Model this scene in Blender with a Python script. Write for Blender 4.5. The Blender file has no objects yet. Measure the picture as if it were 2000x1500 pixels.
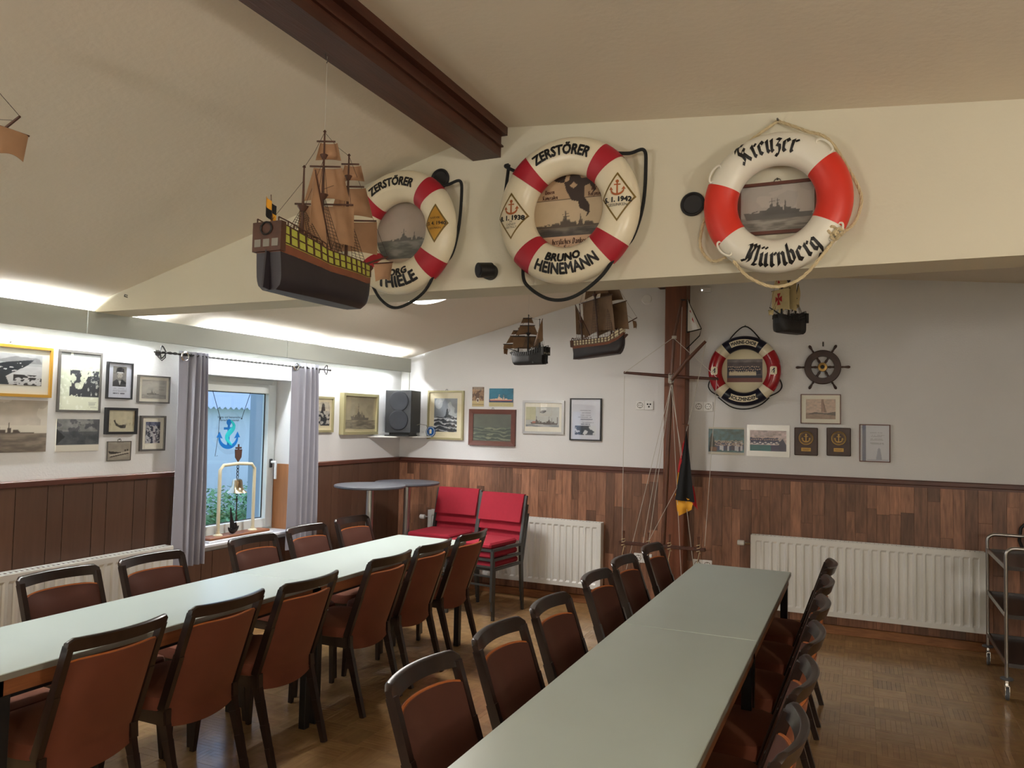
import bpy, bmesh, math, random
import numpy as np
from mathutils import Vector, Matrix, Euler
random.seed(7)
PI = math.pi
C = bpy.context.scene.collection
sc = bpy.context.scene

# ---------------- camera, sky, exposure ----------------
cam = bpy.data.cameras.new('camera'); camo = bpy.data.objects.new('camera', cam); C.objects.link(camo)
cam.sensor_width = 36.0; cam.lens = 27.1553; cam.clip_start = 0.05; cam.clip_end = 200
camo.matrix_world = Matrix(((0.911190, -0.000123, 0.411987, 0.000000), (0.411446, -0.050941, -0.910009, 0.000000), (0.021099, 0.998702, -0.046367, 1.620000), (0.000000, 0.000000, 0.000000, 1.000000)))
sc.camera = camo
sc.view_settings.view_transform = 'Standard'; sc.view_settings.look = 'None'
sc.view_settings.gamma = 1.0; sc.view_settings.use_curve_mapping = False
sc.view_settings.exposure = 0.14
w = bpy.data.worlds.new('overcast_sky'); sc.world = w; w.use_nodes = True
wn = w.node_tree; bg = wn.nodes['Background']
tc = wn.nodes.new('ShaderNodeTexCoord'); sep = wn.nodes.new('ShaderNodeSeparateXYZ'); rmp = wn.nodes.new('ShaderNodeValToRGB')
wn.links.new(tc.outputs['Generated'], sep.inputs[0]); wn.links.new(sep.outputs['Z'], rmp.inputs[0]); wn.links.new(rmp.outputs[0], bg.inputs[0])
rmp.color_ramp.elements[0].color = (0.52, 0.70, 1.0, 1); rmp.color_ramp.elements[1].color = (0.42, 0.62, 1.0, 1)
bg.inputs[1].default_value = 1.75

def lamp(name, kind, loc, power, color=(1, 1, 1), rot=(0, 0, 0), size=0.3, sy=None, shape='DISK'):
    l = bpy.data.lights.new(name, kind); l.energy = power; l.color = color
    if kind == 'AREA':
        l.shape = shape; l.size = size
        if sy: l.size_y = sy
    elif kind == 'POINT': l.shadow_soft_size = size
    o = bpy.data.objects.new(name, l); o.location = loc; o.rotation_euler = rot; C.objects.link(o); return o
WARM = (1.0, 0.96, 0.91)
# flush ceiling lamps (their glass domes are built further down)
LAMPS = [(-2.88, 4.88, 32)]
FILL_GLOBES = [(2.1, 0.5), (-2.5, -1.3), (1.2, -1.9)]  # unseen globes, added and hung low to brighten the ceiling and room front
def ceil_z(x): return 2.2 + 0.27 * (x + 4.25) if x < -1.5 else 2.928 - 0.088 * (x + 1.5)
for lx, ly, pw in LAMPS:
    lamp('lamp_light', 'AREA', (lx, ly, ceil_z(lx) - 0.115), pw, WARM, (0, 0, 0), 0.3)

# ---------------- helpers ----------------
def srgb(r, g, b):
    f = lambda c: (c / 255 / 12.92) if c / 255 <= 0.04045 else ((c / 255 + 0.055) / 1.055) ** 2.4
    return (f(r), f(g), f(b))

class MB:
    def __init__(s): s.v = []; s.f = []
    def quadbox(s, P):
        b = len(s.v); s.v += [tuple(p) for p in P]
        for q in ((0, 3, 2, 1), (4, 5, 6, 7), (0, 1, 5, 4), (1, 2, 6, 5), (2, 3, 7, 6), (3, 0, 4, 7)): s.f.append(tuple(b + i for i in q))
    def box(s, x0, y0, z0, x1, y1, z1):
        x0, x1 = min(x0, x1), max(x0, x1); y0, y1 = min(y0, y1), max(y0, y1); z0, z1 = min(z0, z1), max(z0, z1)
        s.quadbox([(x0, y0, z0), (x1, y0, z0), (x1, y1, z0), (x0, y1, z0), (x0, y0, z1), (x1, y0, z1), (x1, y1, z1), (x0, y1, z1)]); return s
    def cbox(s, x0, y0, z0, x1, y1, z1, c=0.004):
        # chamfered box
        bm = bmesh.new()
        vs = [bm.verts.new(p) for p in [(x0, y0, z0), (x1, y0, z0), (x1, y1, z0), (x0, y1, z0), (x0, y0, z1), (x1, y0, z1), (x1, y1, z1), (x0, y1, z1)]]
        for q in ((0, 3, 2, 1), (4, 5, 6, 7), (0, 1, 5, 4), (1, 2, 6, 5), (2, 3, 7, 6), (3, 0, 4, 7)): bm.faces.new([vs[i] for i in q])
        bmesh.ops.bevel(bm, geom=bm.edges[:], offset=c, segments=1, affect='EDGES')
        b = len(s.v); bm.verts.index_update(); s.v += [tuple(v.co) for v in bm.verts]
        s.f += [tuple(b + v.index for v in f.verts) for f in bm.faces]; bm.free(); return s
    def bar(s, p, q, wd, ht, wd2=None, ht2=None, up=(0, 0, 1)):
        p = Vector(p); q = Vector(q); d = (q - p).normalized(); u = Vector(up)
        if abs(d.dot(u)) > 0.95: u = Vector((0, 1, 0))
        r = d.cross(u).normalized(); u = r.cross(d); wd2 = wd2 or wd; ht2 = ht2 or ht
        P = [p - r * wd / 2 - u * ht / 2, p + r * wd / 2 - u * ht / 2, p + r * wd / 2 + u * ht / 2, p - r * wd / 2 + u * ht / 2]
        Q = [q - r * wd2 / 2 - u * ht2 / 2, q + r * wd2 / 2 - u * ht2 / 2, q + r * wd2 / 2 + u * ht2 / 2, q - r * wd2 / 2 + u * ht2 / 2]
        s.quadbox(P + Q); return s
    def tube(s, pts, r, n=8, closed=False, r2=None):
        pts = [Vector(p) for p in pts]; m = len(pts); b = len(s.v); N = None
        for i, p in enumerate(pts):
            a = pts[(i - 1) % m] if (closed or i > 0) else p; c = pts[(i + 1) % m] if (closed or i < m - 1) else p
            t = (c - a).normalized() if (c - a).length > 1e-9 else Vector((0, 0, 1))
            if N is None: N = t.orthogonal().normalized()
            else:
                N = (N - t * N.dot(t))
                N = N.normalized() if N.length > 1e-6 else t.orthogonal().normalized()
            B = t.cross(N); rr = r if r2 is None else (r + (r2 - r) * i / (m - 1)) if not isinstance(r, (list, tuple)) else r
            if isinstance(r, (list, tuple)): rr = r[i]
            for k in range(n):
                A = 2 * PI * k / n; s.v.append(tuple(p + N * rr * math.cos(A) + B * rr * math.sin(A)))
        for i in range(m if closed else m - 1):
            for k in range(n):
                a0 = b + i * n + k; a1 = b + i * n + (k + 1) % n; c0 = b + ((i + 1) % m) * n + k; c1 = b + ((i + 1) % m) * n + (k + 1) % n
                s.f.append((a0, a1, c1, c0))
        if not closed:
            s.f.append(tuple(b + k for k in reversed(range(n)))); s.f.append(tuple(b + (m - 1) * n + k for k in range(n)))
        return s
    def lathe(s, prof, cx=0, cy=0, cz=0, n=24, axis='z', arc=2 * PI):
        b = len(s.v); m = len(prof)
        for r, z in prof:
            for k in range(n):
                A = arc * k / n; x = r * math.cos(A); y = r * math.sin(A)
                s.v.append({'z': (cx + x, cy + y, cz + z), 'y': (cx + x, cy + z, cz + y), 'x': (cx + z, cy + x, cz + y)}[axis])
        for i in range(m - 1):
            for k in range(n):
                s.f.append((b + i * n + k, b + i * n + (k + 1) % n, b + (i + 1) * n + (k + 1) % n, b + (i + 1) * n + k))
        if prof[0] == prof[-1]: return s
        if prof[0][0] > 1e-6: s.f.append(tuple(b + k for k in reversed(range(n))))
        if prof[-1][0] > 1e-6: s.f.append(tuple(b + (m - 1) * n + k for k in range(n)))
        return s
    def grid(s, fn, nu, nv, thick=None):
        # fn(u,v)->(x,y,z); thick: vector offset for a closed slab
        b = len(s.v)
        for j in range(nv + 1):
            for i in range(nu + 1): s.v.append(tuple(fn(i / nu, j / nv)))
        for j in range(nv):
            for i in range(nu):
                a = b + j * (nu + 1) + i; s.f.append((a, a + 1, a + nu + 2, a + nu + 1))
        if thick is not None:
            t = Vector(thick); b2 = len(s.v)
            s.v += [tuple(Vector(p) + t) for p in s.v[b:b2]]
            for j in range(nv):
                for i in range(nu):
                    a = b2 + j * (nu + 1) + i; s.f.append((a + nu + 1, a + nu + 2, a + 1, a))
            ring = [i for i in range(nu)] + [j * (nu + 1) + nu for j in range(nv)] + [nv * (nu + 1) + i for i in range(nu, 0, -1)] + [j * (nu + 1) for j in range(nv, 0, -1)]
            for k in range(len(ring)):
                a, c = ring[k], ring[(k + 1) % len(ring)]; s.f.append((b + a, b2 + a, b2 + c, b + c))
        return s
    def poly(s, pts, y0, y1):
        # prism of a 2D outline in x,z between depths y0 and y1
        b = len(s.v); n = len(pts)
        s.v += [(x, y0, z) for x, z in pts] + [(x, y1, z) for x, z in pts]
        s.f.append(tuple(b + i for i in range(n))); s.f.append(tuple(b + n + i for i in reversed(range(n))))
        for i in range(n): s.f.append((b + i, b + n + i, b + n + (i + 1) % n, b + (i + 1) % n))
        return s
    def build(s, name, mat, parent=None, smooth=False, loc=None):
        me = bpy.data.meshes.new(name); me.from_pydata(s.v, [], s.f)
        bm = bmesh.new(); bm.from_mesh(me); bmesh.ops.recalc_face_normals(bm, faces=bm.faces); bm.to_mesh(me); bm.free()
        return link(name, me, mat, parent, smooth, loc)

def link(name, me, mat, parent=None, smooth=False, loc=None):
    me.materials.append(mat) if not me.materials else None
    if smooth:
        me.polygons.foreach_set('use_smooth', [True] * len(me.polygons))
        try: me.set_sharp_from_angle(angle=math.radians(40))
        except Exception: pass
    o = bpy.data.objects.new(name, me); C.objects.link(o)
    if parent: o.parent = parent
    if loc: o.location = loc
    return o

def tag(o, label=None, cat=None, group=None, kind=None):
    if label: o['label'] = label
    if cat: o['category'] = cat
    if group: o['group'] = group
    if kind: o['kind'] = kind
    return o
def thing(name, label, cat, loc=(0, 0, 0), rz=0.0, group=None, rot=None):
    o = bpy.data.objects.new(name, None); o.empty_display_size = 0.05; C.objects.link(o); o.location = loc
    o.rotation_euler = rot if rot else (0, 0, rz)
    return tag(o, label, cat, group)
def kids(): 
    d = {}
    for o in C.objects:
        if o.parent: d.setdefault(o.parent.name, []).append(o)
    return d
def copy_tree(o, d, parent=None, label=None):
    c = o.copy(); C.objects.link(c)
    if parent: c.parent = parent
    if label: c['label'] = label
    for ch in d.get(o.name, []): copy_tree(ch, d, c)
    return c

# ---------------- materials ----------------
def mat(name, col, rough=0.6, metal=0.0, var=0.0, scale=8.0, stretch=(1, 1, 1), bump=0.0, bscale=60.0, rnd=0.0, coat=0.0, sheen=0.0, emit=None, estr=1.0, attr=None, spec=0.5, tint=None):
    m = bpy.data.materials.new(name); m.use_nodes = True; n = m.node_tree.nodes; L = m.node_tree.links; b = n['Principled BSDF']
    col = tuple(col[:3]); b.inputs['Base Color'].default_value = col + (1,); b.inputs['Roughness'].default_value = rough
    b.inputs['Metallic'].default_value = metal; b.inputs['Specular IOR Level'].default_value = spec
    if coat: b.inputs['Coat Weight'].default_value = coat; b.inputs['Coat Roughness'].default_value = 0.12
    if sheen: b.inputs['Sheen Weight'].default_value = sheen; b.inputs['Sheen Roughness'].default_value = 0.5; b.inputs['Sheen Tint'].default_value = (tint or col) + (1,)
    if emit: b.inputs['Emission Color'].default_value = tuple(emit) + (1,); b.inputs['Emission Strength'].default_value = estr
    src = None
    if attr:
        a = n.new('ShaderNodeAttribute'); a.attribute_name = attr; src = a.outputs['Color']; L.new(src, b.inputs['Base Color'])
    if var or bump:
        t = n.new('ShaderNodeTexCoord'); mp = n.new('ShaderNodeMapping'); L.new(t.outputs['Object'], mp.inputs[0]); mp.inputs['Scale'].default_value = stretch
        if rnd:
            oi = n.new('ShaderNodeObjectInfo'); mm = n.new('ShaderNodeMath'); mm.operation = 'MULTIPLY'; mm.inputs[1].default_value = 37.0
            L.new(oi.outputs['Random'], mm.inputs[0]); L.new(mm.outputs[0], mp.inputs['Location'])
    if var:
        nz = n.new('ShaderNodeTexNoise'); nz.inputs['Scale'].default_value = scale; nz.inputs['Detail'].default_value = 5; nz.inputs['Distortion'].default_value = 0.4
        L.new(mp.outputs[0], nz.inputs['Vector']); mr = n.new('ShaderNodeMapRange'); mr.inputs[1].default_value = 0.25; mr.inputs[2].default_value = 0.75
        mr.inputs[3].default_value = 1 - var; mr.inputs[4].default_value = 1 + var; L.new(nz.outputs[0], mr.inputs[0])
        vm = n.new('ShaderNodeVectorMath'); vm.operation = 'SCALE'; L.new(mr.outputs[0], vm.inputs['Scale'])
        if src: L.new(src, vm.inputs[0])
        else: vm.inputs[0].default_value = col
        src = vm.outputs[0]; L.new(src, b.inputs['Base Color'])
    if rnd:
        oi = n.new('ShaderNodeObjectInfo'); mr = n.new('ShaderNodeMapRange'); mr.inputs[3].default_value = 1 - rnd; mr.inputs[4].default_value = 1 + rnd
        L.new(oi.outputs['Random'], mr.inputs[0]); vm = n.new('ShaderNodeVectorMath'); vm.operation = 'SCALE'; L.new(mr.outputs[0], vm.inputs['Scale'])
        if src: L.new(src, vm.inputs[0])
        else: vm.inputs[0].default_value = col
        L.new(vm.outputs[0], b.inputs['Base Color'])
    if bump:
        nb = n.new('ShaderNodeTexNoise'); nb.inputs['Scale'].default_value = bscale; nb.inputs['Detail'].default_value = 3; L.new(mp.outputs[0], nb.inputs['Vector'])
        bp = n.new('ShaderNodeBump'); bp.inputs['Strength'].default_value = bump; bp.inputs['Distance'].default_value = 0.01; L.new(nb.outputs[0], bp.inputs['Height']); L.new(bp.outputs[0], b.inputs['Normal'])
    return m
def glass_mat(name, tint=(1, 1, 1), refl=1.0):
    m = bpy.data.materials.new(name); m.use_nodes = True; n = m.node_tree.nodes; L = m.node_tree.links; n.clear()
    o = n.new('ShaderNodeOutputMaterial'); mx = n.new('ShaderNodeMixShader'); t = n.new('ShaderNodeBsdfTransparent'); g = n.new('ShaderNodeBsdfGlossy'); lw = n.new('ShaderNodeLayerWeight'); lw.inputs[0].default_value = 0.5
    pw = n.new('ShaderNodeMath'); pw.operation = 'POWER'; pw.inputs[1].default_value = 5.0; f = n.new('ShaderNodeMath'); f.operation = 'MULTIPLY_ADD'; f.inputs[1].default_value = 0.9; f.inputs[2].default_value = 0.045
    L.new(lw.outputs['Facing'], pw.inputs[0]); L.new(pw.outputs[0], f.inputs[0])
    t.inputs[0].default_value = tuple(tint) + (1,); g.inputs['Roughness'].default_value = 0.02
    L.new(f.outputs[0], mx.inputs[0]); L.new(t.outputs[0], mx.inputs[1]); L.new(g.outputs[0], mx.inputs[2]); L.new(mx.outputs[0], o.inputs[0]); return m

M = dict(
    wall=mat('white_wall_paint', srgb(224, 224, 224), 0.85, var=0.03, scale=2, bump=0.12, bscale=90),
    ceil=mat('ceiling_paint', srgb(226, 216, 198), 0.9, var=0.04, scale=0.7, bump=0.12, bscale=45),
    beamwall=mat('cream_wall_paint', srgb(214, 208, 188), 0.85, var=0.04, scale=1.5, bump=0.08, bscale=60),
    darkwood=mat('dark_beam_wood', srgb(72, 38, 26), 0.45, var=0.35, scale=5, stretch=(6, 0.6, 6), bump=0.15, bscale=20),
    postwood=mat('reddish_post_wood', srgb(112, 64, 40), 0.5, var=0.3, scale=4, stretch=(8, 8, 0.6), bump=0.1, bscale=20),
    panel=mat('brown_panel_board', srgb(92, 66, 52), 0.42, var=0.12, scale=6, stretch=(6, 6, 0.5), rnd=0.16, bump=0.05, bscale=120),
    plank=mat('walnut_strip', srgb(134, 94, 72), 0.45, var=0.42, scale=7, stretch=(7, 7, 0.9), rnd=0.48),
    trimwood=mat('trim_wood', srgb(86, 48, 36), 0.4, var=0.2, scale=5, stretch=(1, 1, 8)),
    base=mat('baseboard_wood', srgb(150, 100, 62), 0.5, var=0.3, scale=6, stretch=(1.5, 1, 12)),
    parquet=mat('oak_parquet', srgb(150, 112, 68), 0.26, var=0.14, scale=14, rnd=0.13, coat=0.35, attr='tone', bump=0.03, bscale=90),
    floor=mat('floor_joint', srgb(70, 50, 32), 0.7),
    laminate=mat('pale_grey_laminate', srgb(188, 200, 194), 0.34, var=0.02, scale=3),
    tedge=mat('table_edge_grey', srgb(126, 122, 112), 0.5),
    apron=mat('table_apron_wood', srgb(136, 82, 48), 0.5, var=0.25, scale=6, stretch=(8, 0.8, 8)),
    black=mat('black_metal', srgb(22, 21, 22), 0.45),
    chairwood=mat('dark_chair_wood', srgb(36, 23, 18), 0.3, var=0.3, scale=8, stretch=(5, 5, 1), coat=0.25),
    rust=mat('rust_velvet', srgb(98, 47, 27), 0.9, var=0.12, scale=5, sheen=0.25, tint=(0.8, 0.35, 0.15)), brownvelvet=mat('brown_velvet', srgb(74, 37, 25), 0.9, var=0.12, scale=5, sheen=0.15, tint=(0.5, 0.25, 0.15)),
    piping=mat('orange_piping', srgb(172, 94, 36), 0.8),
    red=mat('crimson_fabric', srgb(150, 24, 44), 0.9, var=0.06, scale=30, sheen=0.15, bump=0.1, bscale=400),
    frame_grey=mat('grey_metal_frame', srgb(72, 72, 70), 0.4, metal=0.3),
    white=mat('white_enamel', srgb(226, 226, 222), 0.35),
    plastic=mat('white_plastic', srgb(232, 232, 230), 0.3),
    holes=mat('socket_dark', srgb(40, 40, 42), 0.6),
    curtain=mat('grey_curtain_cloth', srgb(158, 158, 170), 0.85, var=0.05, scale=4, bump=0.05, bscale=300),
    steel=mat('steel', srgb(170, 168, 165), 0.28, metal=0.9),
    chrome=mat('chrome', srgb(220, 220, 222), 0.12, metal=1.0),
    bellbrass=mat('polished_bell', srgb(214, 198, 168), 0.18, metal=1.0),
    brass=mat('brass', srgb(160, 128, 76), 0.38, metal=1.0),
    iron=mat('wrought_iron', srgb(48, 46, 46), 0.5, metal=0.5),
    hightop=mat('charcoal_tabletop', srgb(78, 80, 88), 0.35),
    ring=mat('cream_ring_paint', srgb(232, 222, 196), 0.28, var=0.05, scale=7, bump=0.06, bscale=25),
    ringwhite=mat('white_ring_plastic', srgb(232, 228, 214), 0.35),
    redband=mat('crimson_band', srgb(170, 28, 46), 0.5),
    redpaint=mat('orange_red_paint', srgb(214, 52, 36), 0.4),
    gloss_red=mat('gloss_red_paint', srgb(158, 30, 38), 0.18),
    navy=mat('navy_paint', srgb(20, 24, 44), 0.3),
    letter=mat('black_lettering', srgb(18, 17, 18), 0.5),
    sailsm=mat('brown_sail', srgb(116, 88, 62), 0.85, var=0.15, scale=20),
    gold=mat('gold_line', srgb(120, 96, 40), 0.45),
    copper=mat('copper_paint', srgb(170, 92, 42), 0.5),
    decal=mat('decal_cream', srgb(236, 226, 198), 0.4),
    blackrope=mat('black_rope', srgb(24, 26, 26), 0.8, bump=0.5, bscale=160),
    rope=mat('natural_rope', srgb(208, 190, 152), 0.9, bump=0.5, bscale=160),
    string=mat('white_string', srgb(200, 196, 186), 0.9),
    print=mat('printed_paper', (1, 1, 1), 0.45, attr='col'),
    paper=mat('paper_board', srgb(232, 228, 214), 0.7),
    cream=mat('cream_mount', srgb(222, 212, 180), 0.7),
    goldframe=mat('gold_frame', srgb(196, 148, 62), 0.35, metal=0.5),
    champagne=mat('champagne_frame', srgb(168, 160, 122), 0.4, metal=0.3),
    silverf=mat('silver_frame', srgb(200, 200, 200), 0.3, metal=0.7),
    blackf=mat('black_frame', srgb(24, 24, 26), 0.4),
    greyf=mat('dark_grey_frame', srgb(82, 78, 74), 0.5),
    brownf=mat('brown_wood_frame', srgb(94, 50, 38), 0.5, var=0.15, scale=8, stretch=(1, 1, 4)),
    glass=glass_mat('picture_glass'), pane=glass_mat('window_glass', (0.93, 0.97, 1.0)),
    pvc=mat('white_window_frame', srgb(226, 230, 226), 0.35),
    sill=mat('white_sill', srgb(228, 228, 232), 0.3),
    tube=mat('lamp_tube', (1, 1, 1), 0.5, emit=(0.93, 0.97, 1.0), estr=120.0),
    globe=mat('lamp_globe_glass', (1, 1, 1), 0.4, emit=(1.0, 0.94, 0.86), estr=86.0),
    dome=mat('lamp_glass', (1, 1, 1), 0.4, emit=(1.0, 0.95, 0.88), estr=3.0),
    hull=mat('dark_hull', srgb(40, 34, 40), 0.45, var=0.15, scale=20),
    wale=mat('brown_wale', srgb(122, 70, 48), 0.5, var=0.2, scale=20),
    lime=mat('yellow_green_strake', srgb(176, 178, 74), 0.5),
    shipwood=mat('ship_wood', srgb(78, 48, 34), 0.6, var=0.3, scale=30),
    sail=mat('tea_stained_sail', srgb(168, 130, 98), 0.85, var=0.12, scale=14),
    sailpale=mat('pale_sail', srgb(206, 188, 140), 0.85, var=0.12, scale=14),
    rig=mat('rigging', srgb(58, 46, 38), 0.8),
    blackship=mat('blackened_wood', srgb(30, 28, 28), 0.6, var=0.2, scale=30),
    yellow=mat('flag_gold', srgb(222, 158, 40), 0.8), flagred=mat('flag_red', srgb(172, 30, 36), 0.8), flagblack=mat('flag_black', srgb(16, 16, 18), 0.85),
    mastwood=mat('varnished_mast', srgb(92, 56, 38), 0.4, var=0.2, scale=10, stretch=(4, 4, 1)),
    spark=mat('speaker_black', srgb(25, 27, 31), 0.5), spark2=mat('speaker_grille', srgb(24, 27, 35), 0.75, bump=0.3, bscale=500),
    helm=mat('helm_wood', srgb(58, 34, 26), 0.35, var=0.3, scale=12),
    sashwood=mat('reveal_wood', srgb(160, 108, 68), 0.5, var=0.15, scale=6, stretch=(6, 6, 0.6)),
    bluea=mat('blue_glass_paint', srgb(20, 110, 190), 0.3), teal=mat('teal_glass_paint', srgb(40, 190, 200), 0.3),
    trough=mat('grey_green_board', srgb(186, 192, 186), 0.7),
    render=mat('outside_white_render', srgb(226, 228, 228), 0.9, var=0.05, scale=2),
    lawn=mat('lawn_green', srgb(140, 165, 96), 0.95, var=0.3, scale=12), shrub=mat('shrub_green', srgb(120, 160, 104), 0.9, var=0.4, scale=10),
    fibre=mat('roof_sheet', srgb(200, 204, 208), 0.8), outpil=mat('outside_grey_pillar', srgb(170, 180, 190), 0.8),
    tray=mat('trolley_dark_shelf', srgb(58, 52, 50), 0.3, metal=0.4), rubber=mat('grey_rubber', srgb(90, 92, 96), 0.7), cable=mat('black_cable', srgb(20, 20, 22), 0.5),
    badge=mat('blue_badge', srgb(30, 92, 160), 0.4), peg=mat('nail_metal', srgb(90, 88, 84), 0.4, metal=0.8),
)

# ================= SETTING =================
XL, YB, XR, YF = -4.25, 6.665, 3.4, -3.2
T = 0.12
def struct(mb, name, m, parent=None, **k):
    o = mb.build(name, m, parent, **k)
    if not parent: o['kind'] = 'structure'
    return o
floor = struct(MB().box(XL - T, YF - T, -0.15, XR + T, YB + T, -0.012), 'floor', M['floor'])
# parquet blocks
BS = 0.18; NFG = 7; fw = BS / NFG
def block_mesh(seed, ori):
    r = random.Random(seed); v = []; f = []; tone = []
    for k in range(NFG):
        g = 0.0002; a0 = k * fw + g; a1 = (k + 1) * fw - g; c = 0.0005; zt = r.uniform(-0.0006, 0.0)
        P = [(a0, g, -0.012), (a1, g, -0.012), (a1, BS - g, -0.012), (a0, BS - g, -0.012), (a0, g, zt - c), (a1, g, zt - c), (a1, BS - g, zt - c), (a0, BS - g, zt - c),
             (a0 + c, g + c, zt), (a1 - c, g + c, zt), (a1 - c, BS - g - c, zt), (a0 + c, BS - g - c, zt)]
        if ori: P = [(y, x, z) for x, y, z in P]
        b = len(v); v += P
        fs = [(4, 5, 9, 8), (5, 6, 10, 9), (6, 7, 11, 10), (7, 4, 8, 11), (8, 9, 10, 11), (0, 1, 5, 4), (1, 2, 6, 5), (2, 3, 7, 6), (3, 0, 4, 7)]
        if ori: fs = [tuple(reversed(q)) for q in fs]
        f += [tuple(b + i for i in q) for q in fs]
        t = r.choice([0.94, 0.97, 1.0, 1.0, 1.0, 1.03, 1.1]); cc = srgb(160, 126, 84); tone += [(cc[0] * t, cc[1] * t * r.uniform(0.97, 1.02), cc[2] * t, 1)] * 9
    return v, f, tone
def mk_tone(me, tone):
    a = me.attributes.new('tone', 'FLOAT_COLOR', 'FACE'); a.data.foreach_set('color', [x for t in tone for x in t])
variants = []
for ori in (0, 1):
    vs = []
    for q in range(6):
        v, f, t = block_mesh(q + 10 * ori, ori); me = bpy.data.meshes.new('parquet_block'); me.from_pydata(v, [], f); mk_tone(me, t); me.materials.append(M['parquet']); vs.append((me, v, f, t))
    variants.append(vs)
cells = []
nx = int((2.2 - XL) / BS); ny = int((YB - 0.9) / BS)
for i in range(nx + 1):
    for j in range(ny + 1):
        x = XL + i * BS; y = YB - (j + 1) * BS
        cx, cy = x + 0.09, y + 0.09; vis = (-0.1 < cx < 1.3) or (-2.45 < cx < -1.25)
        rel = Vector((cx, cy, -1.62)); d = rel.length; infr = abs(math.atan2(-cx, cy) - 0.425) < 0.62 and cy > 1.9
        cells.append((0 if (vis and infr) else 1, d, x, y, (i + j) % 2))
cells.sort()
V = []; F = []; TN = []
for k, (g_, d, x, y, ori) in enumerate(cells):
    me, v, f, t = variants[ori][random.randrange(6)]
    if k < 300:
        o = bpy.data.objects.new('parquet_block', me); C.objects.link(o); o.parent = floor; o.location = (x, y, 0)
    else:
        b = len(V); V += [(a + x, c + y, z) for a, c, z in v]; F += [tuple(b + i for i in q) for q in f]; s = random.uniform(0.92, 1.08); TN += [(q[0] * s, q[1] * s, q[2] * s, 1) for q in t]
me = bpy.data.meshes.new('parquet_field'); me.from_pydata(V, [], F); mk_tone(me, TN)
tag(link('parquet_field', me, M['parquet'], floor), kind='stuff')

# ceiling: two slopes meeting at the ridge beam
cz = ceil_z
mb = MB()
mb.quadbox([(XL - T, YF - T, cz(XL - T)), (-1.5, YF - T, cz(-1.5)), (-1.5, YB + T, cz(-1.5)), (XL - T, YB + T, cz(XL - T)), (XL - T, YF - T, 3.4), (-1.5, YF - T, 3.4), (-1.5, YB + T, 3.4), (XL - T, YB + T, 3.4)])
mb.quadbox([(-1.5, YF - T, cz(-1.5)), (XR + T, YF - T, cz(XR + T)), (XR + T, YB + T, cz(XR + T)), (-1.5, YB + T, cz(-1.5)), (-1.5, YF - T, 3.4), (XR + T, YF - T, 3.4), (XR + T, YB + T, 3.4), (-1.5, YB + T, 3.4)])
struct(mb, 'ceiling', M['ceil'])
struct(MB().box(XL - T, YB, -0.1, XR + T, YB + T, 3.0), 'wall_back', M['wall'])
struct(MB().box(XR, YF - T, -0.1, XR + T, YB + T, 2.9), 'wall_right', M['beamwall'])
struct(MB().box(XL - T, YF - T, -0.1, XR + T, YF, 3.0), 'wall_front', M['beamwall'])
# left wall with the window opening in view and one nearer the camera, 0.27 m thick
WY0, WY1, WZ0, WZ1 = 3.98, 5.035, 0.675, 1.90
W2a, W2b = 0.35, 1.5
def wall_left():
    mb = MB(); t = 0.27; x0, x1 = XL - t, XL
    ys = [YF - T, W2a, W2b, WY0, WY1, YB + T]
    for i in range(5):
        if i in (1, 3): mb.box(x0, ys[i], -0.1, x1, ys[i + 1], WZ0); mb.box(x0, ys[i], WZ1, x1, ys[i + 1], 2.35)
        else: mb.box(x0, ys[i], -0.1, x1, ys[i + 1], 2.35)
    return mb
struct(wall_left(), 'wall_left', M['wall'])
# downstand wall beam across the room
dw = MB(); y0, y1, zb = 3.07, 3.295, 2.195
dw.poly([(XL, zb), (XR, zb + 0.03), (XR, 2.75), (-1.5, 3.1), (XL, 2.6)], y0, y1)
struct(dw, 'wall_downstand', M['beamwall'])
# dark ridge beam with a wider top moulding
def ridge(ya, yb):
    m = MB(); m.box(-1.607, ya, 2.79, -1.468, yb, 2.94); m.box(-1.607, ya, 2.835, -1.456, yb, 2.842); m.box(-1.607, ya, 2.885, -1.437, yb, 2.955); return m
struct(ridge(YF, 3.07), 'trim_1', M['darkwood']); struct(ridge(3.295, YB), 'trim_2', M['darkwood'])
struct(MB().cbox(-1.525, 6.50, 0, -1.345, YB, 2.92, 0.006), 'trim_3', M['postwood'])
# screw hook in the ridge beam with a tuft of cord
tag(MB().tube([(-1.579, 1.971, 2.79), (-1.579, 1.971, 2.775), (-1.572, 1.975, 2.768), (-1.579, 1.978, 2.762)], 0.0018, 6).build('screw_hook', M['peg']), 'small screw hook under the dark ridge beam', 'hook')

# wainscot back: strips of walnut laminate, each its own piece
wb = struct(MB().box(XL, YB - 0.012, 0, XR, YB, 1.2), 'wainscot_back', M['floor']); wb['kind'] = 'structure'
wb.name = 'trim_4'
x = XL + 0.02
while x < 1.95:
    wd = random.choice([0.066, 0.078, 0.084, 0.09]); zs = [0.07]
    z = 0.07 + random.uniform(0.12, 0.6)
    while z < 1.12: zs.append(z); z += random.uniform(0.38, 0.75)
    zs.append(1.19)
    for a, b in zip(zs[:-1], zs[1:]):
        d = YB - 0.02 - random.uniform(0, 0.0012)
        MB().cbox(x + 0.0004, d, a + 0.0004, x + wd - 0.0004, YB - 0.012, b - 0.0004, 0.0008).build('plank', M['plank'], wb)
    x += wd
MB().box(x, YB - 0.02, 0.07, XR, YB - 0.012, 1.19).build('plank', M['plank'], wb)
def rail(mb, ax):  # moulding profile along the wall
    return mb
struct(MB().cbox(XL, YB - 0.036, 1.188, XR, YB, 1.226, 0.006).box(XL, YB - 0.028, 1.172, XR, YB, 1.19), 'trim_5', M['trimwood'])
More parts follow.
